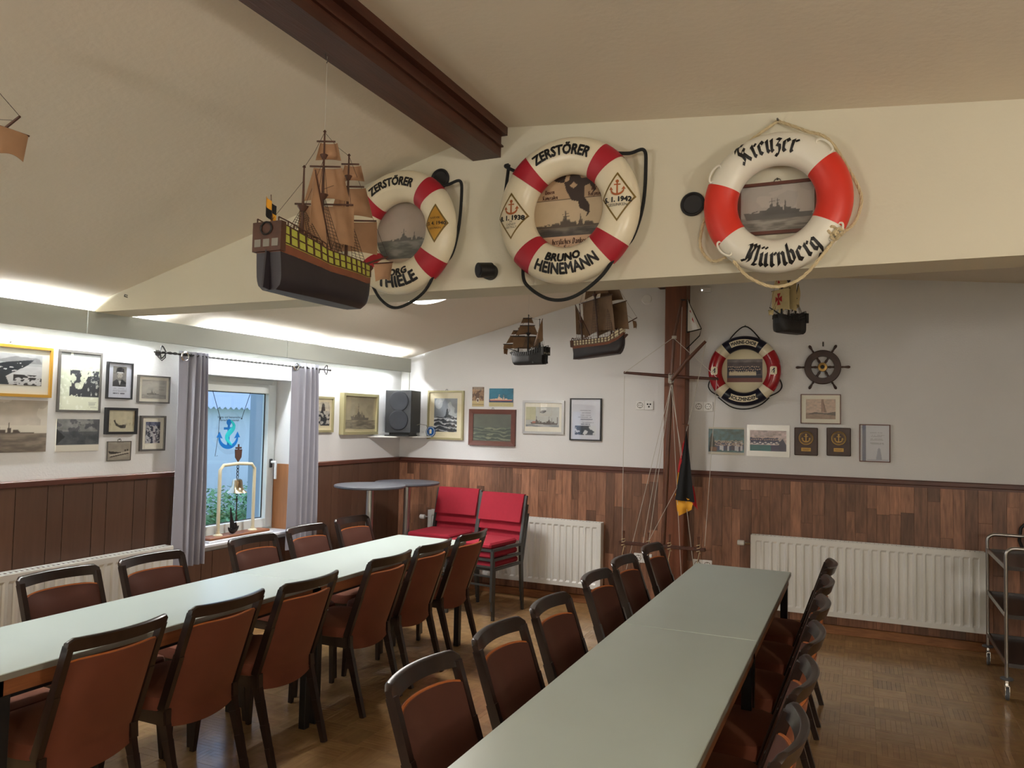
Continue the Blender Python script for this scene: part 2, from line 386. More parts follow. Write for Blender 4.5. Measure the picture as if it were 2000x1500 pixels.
struct(MB().cbox(XL, YB - 0.034, 0, XR, YB, 0.068, 0.003), 'baseboard_back', M['base'])
# wainscot left: vertical boards alternately wide and narrow with grooves
wl = struct(MB().box(XL, YF, 0, XL + 0.010, 3.87, 1.19).box(XL, 5.035, 0, XL + 0.010, YB, 1.19).box(XL, 3.87, 0, XL + 0.010, 5.035, 0.64), 'trim_6', M['holes'])
edges = [1.15, 1.34, 1.44, 1.63, 1.73, 1.93, 2.03, 2.22, 2.31, 2.48, 2.57, 2.769, 2.954, 3.051, 3.239, 3.334, 3.529, 3.626, 3.819, 3.92, 4.11, 4.21, 4.40, 4.50, 4.69, 4.79, 4.98, 5.08, 5.27, 5.37, 5.56, 5.66, 5.86, 5.96, 6.16, 6.26, 6.45, 6.55, YB - 0.02]
for a, b in zip(edges[:-1], edges[1:]):
    top = 1.19 if (b < 3.93 or a > 5.0) else 0.64
    MB().cbox(XL + 0.010, a + 0.002, 0.07, XL + 0.020, b - 0.002, top, 0.001).build('board', M['panel'], wl)
struct(MB().cbox(XL, YF, 1.188, XL + 0.036, 3.98, 1.226, 0.006).cbox(XL, 5.035, 1.188, XL + 0.036, YB, 1.226, 0.006), 'trim_7', M['trimwood'])
struct(MB().cbox(XL, YF, 0, XL + 0.03, YB, 0.068, 0.003), 'baseboard_left', M['base'])

# ---- window: recessed white frame, sash, pane, handle, reveal boards, sill
win = bpy.data.objects.new('window_1', None); C.objects.link(win); win['kind'] = 'structure'; win.location = (XL - 0.20, 0, 0)
def ringframe(mb, y0, y1, z0, z1, wd, xa, xb):
    mb.cbox(xa, y0, z0, xb, y0 + wd, z1).cbox(xa, y1 - wd, z0, xb, y1, z1).cbox(xa, y0 + wd, z0, xb, y1 - wd, z0 + wd).cbox(xa, y0 + wd, z1 - wd, xb, y1 - wd, z1); return mb
def window(parent, y0, y1):
    ringframe(MB(), y0, y1, WZ0, WZ1, 0.05, -0.04, 0.03).build('window_frame', M['pvc'], parent)
    ringframe(MB(), y0 + 0.035, y1 - 0.035, WZ0 + 0.035, WZ1 - 0.035, 0.075, -0.02, 0.05).build('sash', M['pvc'], parent)
    ringframe(MB(), y0 + 0.108, y1 - 0.108, WZ0 + 0.108, WZ1 - 0.108, 0.008, 0.0, 0.012).build('gasket', M['black'], parent)
    MB().box(0.004, y0 + 0.11, WZ0 + 0.11, 0.008, y1 - 0.11, WZ1 - 0.11).build('pane', M['pane'], parent)
window(win, WY0, WY1)
hd = MB().cbox(0.05, WY1 - 0.085, 1.19, 0.062, WY1 - 0.055, 1.26).build('handle_plate', M['holes'], win)
MB().tube([(0.06, WY1 - 0.07, 1.235), (0.10, WY1 - 0.07, 1.235), (0.105, WY1 - 0.07, 1.225), (0.105, WY1 - 0.07, 1.10)], 0.011, 8).build('handle', M['plastic'], win, smooth=True)
MB().box(0.035, WY1 - 0.012, WZ0, 0.20, WY1 - 0.001, 1.22).build('reveal_board', M['sashwood'], win)
MB().box(0.035, WY0 + 0.001, WZ0, 0.20, WY0 + 0.012, 1.22).build('reveal_board', M['sashwood'], win)
MB().cbox(0.035, WY0 - 0.02, WZ0 - 0.005, 0.245, WY1 + 0.02, WZ0 + 0.017, 0.004).build('window_sill', M['sill'], win)
win2 = bpy.data.objects.new('window_2', None); C.objects.link(win2); win2['kind'] = 'structure'; win2.location = (XL - 0.20, 0, 0)
window(win2, W2a, W2b)

# ---- cove board on the left wall with fluorescent battens behind it
cv = struct(MB().cbox(-4.075, -2.9, 2.065, -4.055, 3.02, 2.2, 0.002).cbox(-4.075, 3.024, 2.065, -4.055, 4.72, 2.2, 0.002).cbox(-4.075, 4.724, 2.065, -4.055, 6.53, 2.2, 0.002), 'trim_8', M['trough'])
for y in (-2.4, -0.9, 0.6, 2.2, 3.78, 5.2, 6.5): MB().box(XL, y, 2.17, -4.075, y + 0.02, 2.195).build('bracket', M['trough'], cv)
for (a, b) in ((-1.7, -0.5), (-0.4, 0.8), (1.0, 2.2), (2.4, 3.6), (3.97, 5.12), (5.3, 6.45)):
    t = thing('fluorescent_batten', 'white fluorescent batten glowing behind the cove board', 'lamp', (XL, (a + b) / 2, 2.1), group='fluorescent battens along the left wall'); h = (b - a) / 2
    MB().cbox(0.002, -h, -0.012, 0.045, h, 0.03).build('housing', M['white'], t)
    MB().tube([(0.085, -h + 0.02, 0.045), (0.085, h - 0.02, 0.045)], 0.013, 10).build('tube', M['tube'], t, smooth=True)
    MB().box(0.04, -h, 0.0, 0.1, -h + 0.02, 0.07).box(0.04, h - 0.02, 0.0, 0.1, h, 0.07).build('end_cap', M['white'], t)
BATT = ['glowing batten behind the cove board, the one out of view nearest the room front', '', '', '', '', '']
bl = ['first white batten at the far front end of the left wall cove', 'white batten at the front of the cove, above the out-of-view window', 'white batten left of the gold framed photograph, behind the cove board', 'lit batten behind the cove board above the framed naval photographs', 'lit batten behind the cove board above the curtained window', 'lit batten behind the cove board nearest the corner loudspeaker']
for o, l in zip([o for o in C.objects if o.name.startswith('fluorescent_batten')], bl): o['label'] = l

# ================= OUTSIDE =================
g = MB().box(-30, -15, -0.35, XL - 0.3, 30, -0.25).build('lawn', M['lawn']); g['kind'] = 'structure'
b = thing('outbuilding', 'white rendered outbuilding with corrugated roof edge seen through the window', 'building', (-11, 8, -0.3))
MB().box(-0.3, -12, 0, 0, 12, 2.05).build('wall', M['render'], b)
n = 150
mb = MB(); mb.grid(lambda u, v: (0.25 - 3.0 * v, -12 + 24 * u, 2.02 + 0.022 * math.sin(u * 24 / 0.14 * 2 * PI) + 0.5 * v), 1700, 1, (0, 0, 0.012)).build('corrugated_roof', M['fibre'], b)
MB().box(0.0, 1.4, 0.1, 0.03, 2.2, 1.85).build('door', M['plastic'], b)
MB().box(0.0, -0.4, 1.2, 0.06, -0.15, 1.5).build('meter_box', M['fibre'], b)
tag(MB().box(-4.95, 5.304, -0.3, -4.75, 5.75, 3.0).build('outside_pillar', M['outpil']), 'pale grey rendered pillar just outside the window, right side', 'pillar')
mb = MB(); r = random.Random(3)
for k in range(4200):
    y = r.uniform(8.3, 13); x = -10.6 + r.uniform(0, 1.7); z = -0.27 + r.random() ** 1.2 * 0.62; s = r.uniform(0.03, 0.07); a = r.uniform(0, 2 * PI); e = r.uniform(-0.7, 0.9)
    d = Vector((math.cos(a), math.sin(a), e)).normalized() * s; q = Vector((-d.y, d.x, 0)).normalized() * s * 0.5; c = Vector((x, y, z)); i = len(mb.v)
    mb.v += [tuple(c - d), tuple(c + q), tuple(c + d), tuple(c - q)]; mb.f.append((i, i + 1, i + 2, i + 3))
tag(mb.build('ground_cover', M['shrub']), 'low leafy ground cover along the white outbuilding outside', 'plants', kind='stuff')

# ================= TABLES =================
def table(label, x0, x1, y0, y1):
    t = thing('dining_table', label, 'table', ((x0 + x1) / 2, (y0 + y1) / 2, 0), group=None); a = (x1 - x0) / 2; b = (y1 - y0) / 2
    MB().cbox(-a, -b + 0.0008, 0.716, a, b - 0.0008, 0.74, 0.002).build('tabletop', M['laminate'], t)
    m = MB().box(-a - 0.0012, -b + 0.003, 0.7175, -a, b - 0.003, 0.7375).box(a, -b + 0.003, 0.7175, a + 0.0012, b - 0.003, 0.7375); m.build('edge_band', M['tedge'], t)
    m = MB(); e = 0.012
    m.box(-a + e, -b + e, 0.662, -a + e + 0.02, b - e, 0.716).box(a - e - 0.02, -b + e, 0.662, a - e, b - e, 0.716).box(-a + e, -b + e, 0.662, a - e, -b + e + 0.02, 0.716).box(-a + e, b - e - 0.02, 0.662, a - e, b - e, 0.716)
    m.build('apron', M['apron'], t)
    MB().box(-a + 0.04, -b + 0.04, 0.64, -a + 0.07, b - 0.04, 0.662).box(a - 0.07, -b + 0.04, 0.64, a - 0.04, b - 0.04, 0.662).build('steel_rail', M['black'], t)
    for sx in (-1, 1):
        for sy in (-1, 1):
            cx = sx * (a - 0.035); cy = sy * (b - 0.04)
            MB().cbox(cx - 0.02, cy - 0.02, 0.0, cx + 0.02, cy + 0.02, 0.66, 0.002).build('leg', M['black'], t)
    return t
table('pale grey table of the left row, its far half by the red chairs', -3.171, -2.60, 3.337, 5.0)
table('pale grey table in the middle of the left row, in front of the window', -3.171, -2.60, 1.67, 3.333)
table('pale grey table at the near end of the left row', -3.171, -2.60, 0.003, 1.666)
table('pale grey table of the right row, far one by the white radiator', -0.953, -0.386, 3.337, 4.985)
table('pale grey table of the right row, the large one filling the lower middle', -0.953, -0.386, 1.67, 3.333)

# ================= DINING CHAIRS =================
# local: sitter faces +y, width along x, origin on the floor between the rear feet
def chair(label):
    t = thing('dining_chair', label, 'chair', (0, 0, 0))
    W = 0.205  # half width
    def by(z):  # depth of the back plane at height z
        if z < 0.40: return 0.12 * (z / 0.40)
        return 0.12 - 0.155 * ((z - 0.40) / 0.45)
    def sag(u): return -0.045 * (1 - u * u)
    # rear legs
    for sx in (-1, 1):
        m = MB(); pts = [0, 0.1, 0.2, 0.3, 0.36, 0.42]
        for a, b in zip(pts[:-1], pts[1:]):
            fa = 0.026 + 0.02 * (a / 0.42) ** 1.5; fb = 0.026 + 0.02 * (b / 0.42) ** 1.5
            m.bar((sx * (W - 0.022), by(a), a), (sx * (W - 0.022), by(b), b), 0.024, fa, 0.028, fb, up=(0, 1, 0))
        m.build('leg', M['chairwood'], t)
    for sx in (-1, 1):
        m = MB(); m.bar((sx * 0.165, 0.47, 0.40), (sx * 0.185, 0.49, 0.0), 0.044, 0.044, 0.022, 0.022, up=(0, 1, 0)); m.build('leg', M['chairwood'], t)
    # back frame: stiles and curved top rail in one bent outline
    m = MB()
    for sx in (-1, 1):
        zs = [0.36 + 0.46 * i / 8 for i in range(9)]
        for a, b in zip(zs[:-1], zs[1:]): m.bar((sx * (W - 0.012), by(a), a), (sx * (W - 0.012), by(b), b), 0.024, 0.036 if a < 0.6 else 0.03, up=(0, 1, 0))
    NU = 24; b0 = len(m.v)
    for i in range(NU + 1):
        u = -1 + 2 * i / NU; x = u * W; ed = abs(u); drop = 0.0 if ed < 0.91 else 0.014 * ((ed - 0.91) / 0.09) ** 2
        top = 0.852 - drop; bot = 0.802 + 0.004 * (1 - u * u); 
        for dz, dy in ((bot, -0.012), (top - 0.004, -0.012), (top, -0.006), (top, 0.006), (top - 0.004, 0.012), (bot, 0.012)):
            m.v.append((x, by(dz) + sag(u) + dy + 0.0, dz))
    for i in range(NU):
        for k in range(6):
            a = b0 + i * 6 + k; c = b0 + i * 6 + (k + 1) % 6; m.f.append((a, c, c + 6, a + 6))
    m.f.append(tuple(b0 + k for k in range(6))); m.f.append(tuple(b0 + NU * 6 + k for k in reversed(range(6))))
    m.build('back_frame', M['chairwood'], t, smooth=True)
    # upholstered back panel, bulging shell with rounded bottom
    hw = W - 0.024
    def shell(off, puff):
        def fn(u, v):
            uu = -1 + 2 * u; e = 1 - 0.05 * max(0, (0.10 - v) / 0.10) ** 2; x = uu * hw * e
            zb = 0.348 - 0.016 * (1 - uu * uu); zt = 0.768 - 0.010 * abs(uu) ** 6; z = zb + (zt - zb) * v
            p = puff * (1 - uu ** 6) * (1 - (2 * v - 1) ** 8)
            return (x, by(z) + sag(uu) * (0.5 + 0.5 * v) + off + p, z)
        return fn
    m = MB(); nu, nv = 12, 12; g0 = shell(-0.008, -0.012); g1 = shell(0.010, 0.02)
    m.grid(g0, nu, nv); s2 = len(m.v); m.grid(g1, nu, nv)
    m.f = m.f[:nu * nv] + [tuple(reversed(q)) for q in m.f[nu * nv:]]
    rg = [i for i in range(nu)] + [j * (nu + 1) + nu for j in range(nv)] + [nv * (nu + 1) + i for i in range(nu, 0, -1)] + [j * (nu + 1) for j in range(nv, 0, -1)]
    for k in range(len(rg)): a, c = rg[k], rg[(k + 1) % len(rg)]; m.f.append((a, s2 + a, s2 + c, c))
    bk = m.build('backrest', M['rust'], t, smooth=True)
    bk.data.materials.append(M['brownvelvet'])
    for p in bk.data.polygons:
        if nu * nv <= p.index < 2 * nu * nv: p.material_index = 1
    g2 = shell(0.001, 0.0)
    MB().tube([g2(i / 16, 1.0) for i in range(17)], 0.0052, 6).build('piping', M['piping'], bk, smooth=True)
    # seat
    m = MB(); m.poly([(-0.20, 0), (0.20, 0), (0.20, 0.05), (-0.20, 0.05)], 0, 0); m = MB()
    def ol(s, n=28):
        o = []
        for i in range(n):
            A = 2 * PI * i / n; c, q = math.cos(A), math.sin(A); r = (abs(c) ** 5 + abs(q) ** 5) ** (-1 / 5); o.append((r * c * 0.215 * s * (1.0 + 0.04 * q), 0.295 + r * q * 0.212 * s))
        return o
    lv = [(0.93, 0.405), (1.0, 0.412), (1.0, 0.445), (0.97, 0.462), (0.86, 0.472), (0.5, 0.478)]; b0 = 0
    for s, z in lv: m.v += [(x, y, z) for x, y in ol(s)]
    m.v.append((0, 0.295, 0.479)); nn = 28
    for j in range(len(lv) - 1):
        for i in range(nn): m.f.append((j * nn + i, j * nn + (i + 1) % nn, (j + 1) * nn + (i + 1) % nn, (j + 1) * nn + i))
    for i in range(nn): m.f.append(((len(lv) - 1) * nn + i, (len(lv) - 1) * nn + (i + 1) % nn, len(m.v) - 1))
    m.f.append(tuple(reversed(range(nn)))); m.build('seat', M['rust'], t, smooth=True)
    MB().box(-0.185, 0.11, 0.355, 0.185, 0.135, 0.408).box(-0.19, 0.465, 0.355, 0.19, 0.49, 0.408).box(-0.195, 0.11, 0.355, -0.17, 0.49, 0.408).box(0.17, 0.11, 0.355, 0.195, 0.49, 0.408).build('seat_frame', M['chairwood'], t)
    return t
proto = chair('x'); kd = kids(); first = [True]
def place(x, y, face, label, group, dr=0.0, s=1.0):
    # face = +1 looks along +x, -1 looks along -x ; x is where the back top stands
    if first[0]: o = proto; first[0] = False
    else: o = copy_tree(proto, kd)
    rz = (-PI / 2 if face > 0 else PI / 2) + dr
    bx = x + face * 0.035
    o.location = (bx, y, 0); o.rotation_euler = (0, 0, rz); o['label'] = label; o['group'] = group
gl = 'rust upholstered chairs along the aisle side of the left table row'
lab = ['rust velvet chair at the lower left, its back nearest the camera by the left table', 'rust velvet chair with light scratch on its back, second from the lower left corner', 'rust velvet chair, third along the aisle side of the left tables, orange piping', 'rust velvet chair, fourth along the aisle side, turned a little so its seat shows', 'rust velvet chair with a pale scratch, second before the table end by the red chairs', 'rust velvet chair at the far end of the left row, before the red chairs']
for i, (y, x, dr) in enumerate([(2.0, -2.435, 0.0), (2.52, -2.425, 0), (3.02, -2.40, 0), (3.73, -2.41, 0), (4.235, -2.42, 0), (4.756, -2.42, 0)]):
    place(x, y, -1, lab[i], gl, dr)
gl = 'rust upholstered chairs along the wall side of the left table row'
lab = ['dark framed chair cut by the left picture edge before the white radiator', 'dark framed chair before the left radiator, leftmost with its whole back in view', 'dark framed chair before the left radiator, beside the grey curtain', 'dark framed chair below the window sill with the brass bell', 'dark framed chair below the right curtain of the window', 'dark framed chair at the far end of the wall side, before the high tables']
for i, (y, x) in enumerate([(1.99, -3.52), (2.53, -3.515), (3.05, -3.50), (3.81, -3.50), (4.37, -3.535), (4.92, -3.55)]):
    place(x, y, 1, lab[i], gl)
gl = 'rust upholstered chairs along the aisle side of the right table row'
lab = ['glossy dark chair at the bottom centre, nearest on the aisle side of the right tables', 'dark chair second nearest on the aisle side of the right tables', 'dark chair third on the aisle side of the right tables, middle of the picture', 'dark chair on the aisle side just past the table joint, below the white radiator end', 'dark chair before the lower wall sockets, second from the far end of the right tables', 'dark chair at the far end of the right tables, before the wooden post']
for i, (y, x) in enumerate([(2.11, -1.235), (2.625, -1.22), (3.13, -1.215), (3.78, -1.22), (4.28, -1.222), (4.80, -1.19)]):
    place(x, y, 1, lab[i], gl)
gl = 'rust upholstered chairs along the right side of the right table row'
lab = ['chair seen along its curved back rail at the bottom right, nearest the camera', 'second nearest chair seen edge-on right of the right tables', 'third chair seen edge-on right of the right tables, beside the table joint', 'fourth chair seen edge-on right of the right tables', 'second farthest chair seen edge-on, in front of the long white radiator', 'farthest chair seen edge-on, in front of the long white radiator']
for i, y in enumerate([2.14, 2.64, 3.15, 3.68, 4.20, 4.75]):
    place(-0.175, y, -1, lab[i], gl)

# ================= RADIATORS =================
def radiator(label, loc, rz, L, n, H=0.575, valve=True, grp=None):
    t = thing('radiator', label, 'radiator', loc, rz); h = L / 2
    # local x along the wall, -y out to the room, z up from the lower edge
    m = MB(); D = -0.10
    prof = []  # front face relief: flat margins, pressed channels
    xs = [-h, -h + 0.03]; ys = [D, D]; p = (L - 0.06) / n
    for i in range(n):
        a = -h + 0.03 + i * p
        xs += [a + p * 0.12, a + p * 0.26, a + p * 0.74, a + p * 0.88]; ys += [D, D + 0.009, D + 0.009, D]
    xs += [h - 0.03, h]; ys += [D, D]
    rows = [(0, 0), (0.035, 0), (0.05, 1), (H - 0.05, 1), (H - 0.035, 0), (H, 0)]
    for z, k in rows: m.v += [(x, (y if k else D), z) for x, y in zip(xs, ys)]
    c = len(xs)
    for j in range(5):
        for i in range(c - 1): m.f.append((j * c + i, j * c + i + 1, (j + 1) * c + i + 1, (j + 1) * c + i))
    b = len(m.v); m.v += [(x, D + 0.013, z) for z in (0, H) for x in (-h, h)]
    m.f += [(b, b + 2, b + 3, b + 1)]
    for z, j in ((0, 0), (H, 5)):
        bb = b + (0 if j == 0 else 2); m.f.append(tuple([bb] + [j * c + i for i in range(c)] + [bb + 1]))
    m.build('front_panel', M['white'], t)
    MB().box(-h + 0.004, -0.035, 0.01, h - 0.004, -0.025, H - 0.01).build('rear_panel', M['white'], t)
    MB().cbox(-h - 0.002, D + 0.004, 0.0, -h + 0.003, -0.02, H + 0.004, 0.001).build('side_cover', M['white'], t)
    MB().cbox(h - 0.003, D + 0.004, 0.0, h + 0.002, -0.02, H + 0.004, 0.001).build('side_cover', M['white'], t)
    m = MB().box(-h, D + 0.004, H - 0.002, h, D + 0.012, H + 0.006).box(-h, -0.03, H - 0.002, h, -0.022, H + 0.006)
    k = int(L / 0.03)
    for i in range(k + 1): x = -h + L * i / k; m.box(x - 0.003, D + 0.01, H, x + 0.003, -0.03, H + 0.003)
    m.build('top_grille', M['white'], t)
    MB().box(-h + 0.1, -0.03, 0.1, -h + 0.14, -0.001, H - 0.1).box(h - 0.14, -0.03, 0.1, h - 0.1, -0.001, H - 0.1).build('wall_bracket', M['white'], t)
    if valve:
        v = MB().tube([(-h - 0.05, -0.06, H - 0.07), (-h, -0.06, H - 0.07)], 0.01, 8).tube([(-h - 0.05, -0.06, H - 0.07), (-h - 0.05, -0.01, H - 0.07)], 0.01, 8).build('valve', M['chrome'], t)
        MB().lathe([(0.016, -0.055), (0.022, -0.05), (0.022, -0.005), (0.018, 0)], -h - 0.055, -0.06, H - 0.07, 14, 'x').build('thermostat_head', M['plastic'], t, smooth=True)
    return t
radiator('long white ribbed radiator on the back wall, right of the table end', (0.0015, YB - 0.02, 0.152), 0, 1.632, 26)
radiator('white ribbed radiator on the back wall behind the stacked red chairs', (-2.955, YB - 0.02, 0.152), 0, 1.75, 28)
radiator('white radiator under the framed photographs on the left wall', (XL + 0.02, 2.62, 0.165), PI / 2, 2.3, 38, valve=False)

# ================= STACKED RED CHAIRS =================
def red_chair(label, loc, rz, grp):
    t = thing('stacking_chair', label, 'chair', loc, rz, grp); W = 0.225
    # sitter faces -y here
    m = MB(); m.cbox(-W + 0.01, -0.22, 0.415, W - 0.01, 0.20, 0.462, 0.014); m.build('seat', M['red'], t, smooth=False)
    m = MB(); m.grid(lambda u, v: ((-W + 0.012 + (2 * W - 0.024) * u), 0.235 + 0.07 * v - 0.012 * math.sin(PI * u) * -1, 0.585 + 0.235 * v), 10, 6, (0, 0.034, 0)); m.build('backrest', M['red'], t)
    m = MB().bar((-W, -0.205, 0.405), (-W, 0.235, 0.405), 0.022, 0.022).bar((W, -0.205, 0.405), (W, 0.235, 0.405), 0.022, 0.022).bar((-W, -0.205, 0.405), (W, -0.205, 0.405), 0.022, 0.022).bar((-W, -0.20, 0.27), (W, -0.20, 0.27), 0.014, 0.014)
    m.build('seat_frame', M['frame_grey'], t)
    for sx in (-1, 1):
        MB().bar((sx * W, -0.205, 0.40), (sx * (W + 0.004), -0.215, 0), 0.022, 0.022).build('leg', M['frame_grey'], t)
        MB().bar((sx * W, 0.235, 0.40), (sx * (W + 0.004), 0.255, 0), 0.022, 0.022).build('leg', M['frame_grey'], t)
        MB().bar((sx * W, 0.235, 0.40), (sx * W, 0.325, 0.81), 0.022, 0.022).build('back_post', M['frame_grey'], t)
    return t
rc = None; kd2 = None
pos = ['bottom', 'second', 'top']
for si, (x, y, rz, n, nm) in enumerate([(-3.43, 6.13, -0.03, 3, 'left stack'), (-2.905, 5.93, -0.12, 3, 'right stack before the radiator')]):
    for k in range(n):
        lb = 'crimson stacking chair, %s of three in the %s' % (pos[k], nm)
        c, s = math.cos(rz), math.sin(rz); dy = 0.014 * k; L = (x + s * dy, y - c * dy, 0.078 * k)
        if rc is None: rc = red_chair(lb, L, rz, 'stacked crimson chairs'); kd2 = kids()
        else:
            o = copy_tree(rc, kd2); o.location = L; o.rotation_euler = (0, 0, rz); o['label'] = lb

# ================= HIGH TABLES =================
def high_table(label, x, y, z, r):
    t = thing('high_table', label, 'table', (x, y, 0), group='round high tables in the corner')
    MB().lathe([(0.0, z - 0.022), (r - 0.012, z - 0.022), (r, z - 0.014), (r, z - 0.003), (r - 0.003, z), (0.0, z)], n=48).build('tabletop', M['hightop'], t)
    MB().lathe([(0.03, 0.02), (0.03, z - 0.03)], n=20).build('column', M['steel'], t, smooth=True)
    MB().lathe([(0.0, z - 0.035), (0.12, z - 0.035), (0.12, z - 0.022), (0, z - 0.022)], n=24).build('top_plate', M['black'], t)
    MB().lathe([(0.0, 0), (0.20, 0), (0.205, 0.006), (0.19, 0.014), (0.05, 0.028), (0.0, 0.03)], n=36).build('base_plate', M['steel'], t, smooth=True)
high_table('round charcoal high table on a steel column, the nearer left one', -3.63, 5.27, 1.07, 0.287)
high_table('round charcoal high table on a steel column, beside the red chairs', -3.745, 6.02, 1.04, 0.292)

# ================= TROLLEY =================
t = thing('serving_trolley', 'stainless steel serving trolley with dark shelves at the right edge by the long radiator', 'trolley', (0.80, 5.56, 0))
for (y, z1, dx) in ((0, 0.905, 0), (0.76, 0.895, 0)):
    L = 0.55; R = 0.05; pts = [(0, y, 0.125)] + [(0, y, z) for z in (0.3, 0.6)] + [(R - R * math.cos(a), y, z1 - R + R * math.sin(a)) for a in [PI / 2 * i / 6 for i in range(7)]]
    pts += [(L - R + R * math.sin(a), y, z1 - R + R * math.cos(a)) for a in [PI / 2 * i / 6 for i in range(7)]] + [(L, y, 0.6), (L, y, 0.125)]
    MB().tube(pts, 0.011, 10).build('tube_frame', M['steel'], t, smooth=True)
for z in (0.795, 0.505, 0.215):
    s = MB().cbox(0.012, 0.012, z - 0.022, 0.538, 0.748, z - 0.018, 0.001).box(0.008, 0.008, z - 0.024, 0.016, 0.752, z).box(0.534, 0.008, z - 0.024, 0.542, 0.752, z).box(0.012, 0.004, z - 0.024, 0.538, 0.012, z).box(0.012, 0.748, z - 0.024, 0.538, 0.756, z)
    s.build('shelf', M['tray'], t)
    MB().bar((0.0, 0, z - 0.01), (0.0, 0.76, z - 0.01), 0.006, 0.028).build('side_rail', M['steel'], t)
for x in (0, 0.55):
    for y in (0, 0.76):
        c = MB().lathe([(0.0, 0.118), (0.034, 0.118), (0.036, 0.124), (0.03, 0.13), (0, 0.131)], x, y, 0, 20).build('buffer_disc', M['rubber'], t, smooth=True)
        c = MB().bar((x, y, 0.12), (x, y, 0.085), 0.014, 0.014).box(x - 0.012, y - 0.03, 0.03, x - 0.009, y + 0.012, 0.088).box(x + 0.009, y - 0.03, 0.03, x + 0.012, y + 0.012, 0.088).box(x - 0.012, y - 0.03, 0.084, x + 0.012, y + 0.012, 0.09).build('caster', M['chrome'], t)
        MB().lathe([(0.012, -0.008), (0.036, -0.008), (0.038, -0.004), (0.038, 0.004), (0.036, 0.008), (0.012, 0.008)], x, y - 0.012, 0.038, 20, 'x').build('wheel', M['rubber'], c, smooth=True)
tag(MB().tube([(1.16, YB - 0.03, 1.0), (1.10, YB - 0.06, 0.985), (1.045, YB - 0.06, 0.92), (1.035, YB - 0.06, 0.83), (1.06, YB - 0.06, 0.76), (1.10, YB - 0.06, 0.70), (1.12, YB - 0.04, 0.60)], 0.011, 8).build('power_cable', M['cable'], smooth=True), 'black cable looping down the panelling behind the trolley', 'cable')

# ================= CURTAINS AND ROD =================
def curtain(label, y0, y1, z0, z1, flat, amp=0.03, n=4):
    t = thing('curtain', label, 'curtain', (XL + 0.10, y0, z0)); Wd = y1 - y0; H = z1 - z0
    def fn(u, v):
        f = max(0, (u - flat)) / (1 - flat); a = amp * (0.9 + 0.1 * math.sin(3 * v)) * min(1, f * 5)
        x = a * math.cos(2 * PI * n * f) + (0.006 * math.sin(7 * u + 3 * v)); y = Wd * u * (0.93 + 0.07 * (1 - v)) + 0.006 * math.sin(9 * u + 2 * v)
        return (x, y, H * v)
    MB().grid(fn, 110, 18, (-0.003, 0, 0)).build('panel', M['curtain'], t, smooth=True)
    ys = [0.042]
    for q in ys[:3]:
        MB().tube([(0.014, q + 0.028 * math.cos(A), H - 0.035 + 0.028 * math.sin(A)) for A in [2 * PI * i / 20 for i in range(20)]], 0.006, 6, closed=True).build('eyelet', M['chrome'], t, smooth=True)
curtain('light grey eyelet curtain hanging left of the window', 3.765, 4.03, 0.585, 2.035, 0.35, 0.026, 4)
curtain('light grey eyelet curtain hanging right of the window', 4.885, 5.235, 0.55, 2.045, 0.3, 0.026, 4)
t = thing('curtain_rod', 'twisted black iron curtain rod with scrolled ends above the window', 'curtain rod', (XL + 0.105, 3.65, 2.012))
m = MB()
for k in range(2): m.tube([(0.005 * math.cos(q * 0.9 + k * PI), q * 0.012 + 0.02, 0.005 * math.sin(q * 0.9 + k * PI)) for q in range(135)], 0.005, 6)
m.build('twisted_rod', M['iron'], t, smooth=True)
for ye, sg in ((0.03, -1), (1.62, 1)):
    m = MB()
    for a0 in (0, 1, 2, 3):
        pts = []
        for i in range(16):
            q = i / 15; A = q * 1.6 * PI; r = 0.028 * (1 - 0.55 * q); pts.append((math.cos(a0 * PI / 2) * (0.03 * q + r * math.sin(A) * 0.6), ye + sg * (0.02 + 0.07 * q + 0.01 * math.sin(A)), math.sin(a0 * PI / 2) * (0.03 * math.sin(PI * q) + r * math.sin(A) * 0.6)))
        m.tube(pts, 0.0045, 6)
    m.tube([(0, ye, 0), (0, ye + sg * 0.1, 0.0)], 0.006, 6).lathe([(0, -0.012), (0.01, -0.006), (0.01, 0.006), (0, 0.012)], 0, ye + sg * 0.105, 0, 8, 'y')
    m.build('finial', M['iron'], t, smooth=True)
    MB().tube([(-0.10, ye + sg * 0.0, 0.0), (0.0, ye, 0.0)], 0.006, 6).lathe([(0, 0), (0.02, 0), (0.02, 0.006), (0, 0.006)], -0.104, ye, 0, 12, 'x').tube([(-0.1, ye, -0.02), (-0.06, ye, -0.05), (-0.03, ye, -0.03), (-0.03, ye, 0)], 0.004, 6).build('wall_bracket', M['iron'], t)

# ================= WINDOW SILL THINGS =================
SZ = WZ0 + 0.017
t = thing('ship_bell', 'brass ship bell hanging in a cream rope-wrapped frame on the window sill', 'bell', (-4.31, 4.51, SZ))
MB().cbox(-0.075, -0.33, 0, 0.075, 0.33, 0.014, 0.003).build('base_board', M['sill'], t); MB().cbox(-0.062, -0.31, 0.014, 0.062, 0.31, 0.032, 0.006).build('base_step', M['apron'], t)
ar = MB(); HF = 0.545; pts = [(0, -0.178, 0.035), (0, -0.178, HF - 0.035), (0, -0.145, HF), (0, 0, HF + 0.008), (0, 0.145, HF), (0, 0.178, HF - 0.035), (0, 0.178, 0.035)]
ar.tube(pts, 0.0125, 10); fr = ar.build('arch_frame', M['cream'], t, smooth=True)
m = MB()
for k in range(1, 120):
    q = k / 120
    for s in (-1, 1): m.tube([(0.0135 * math.cos(A), s * 0.178 + 0.0135 * math.sin(A), 0.04 + 0.46 * q) for A in [2 * PI * i / 6 for i in range(6)]], 0.0014, 3, closed=True) if k % 2 else None
m.build('rope_wrapping', M['cream'], fr)
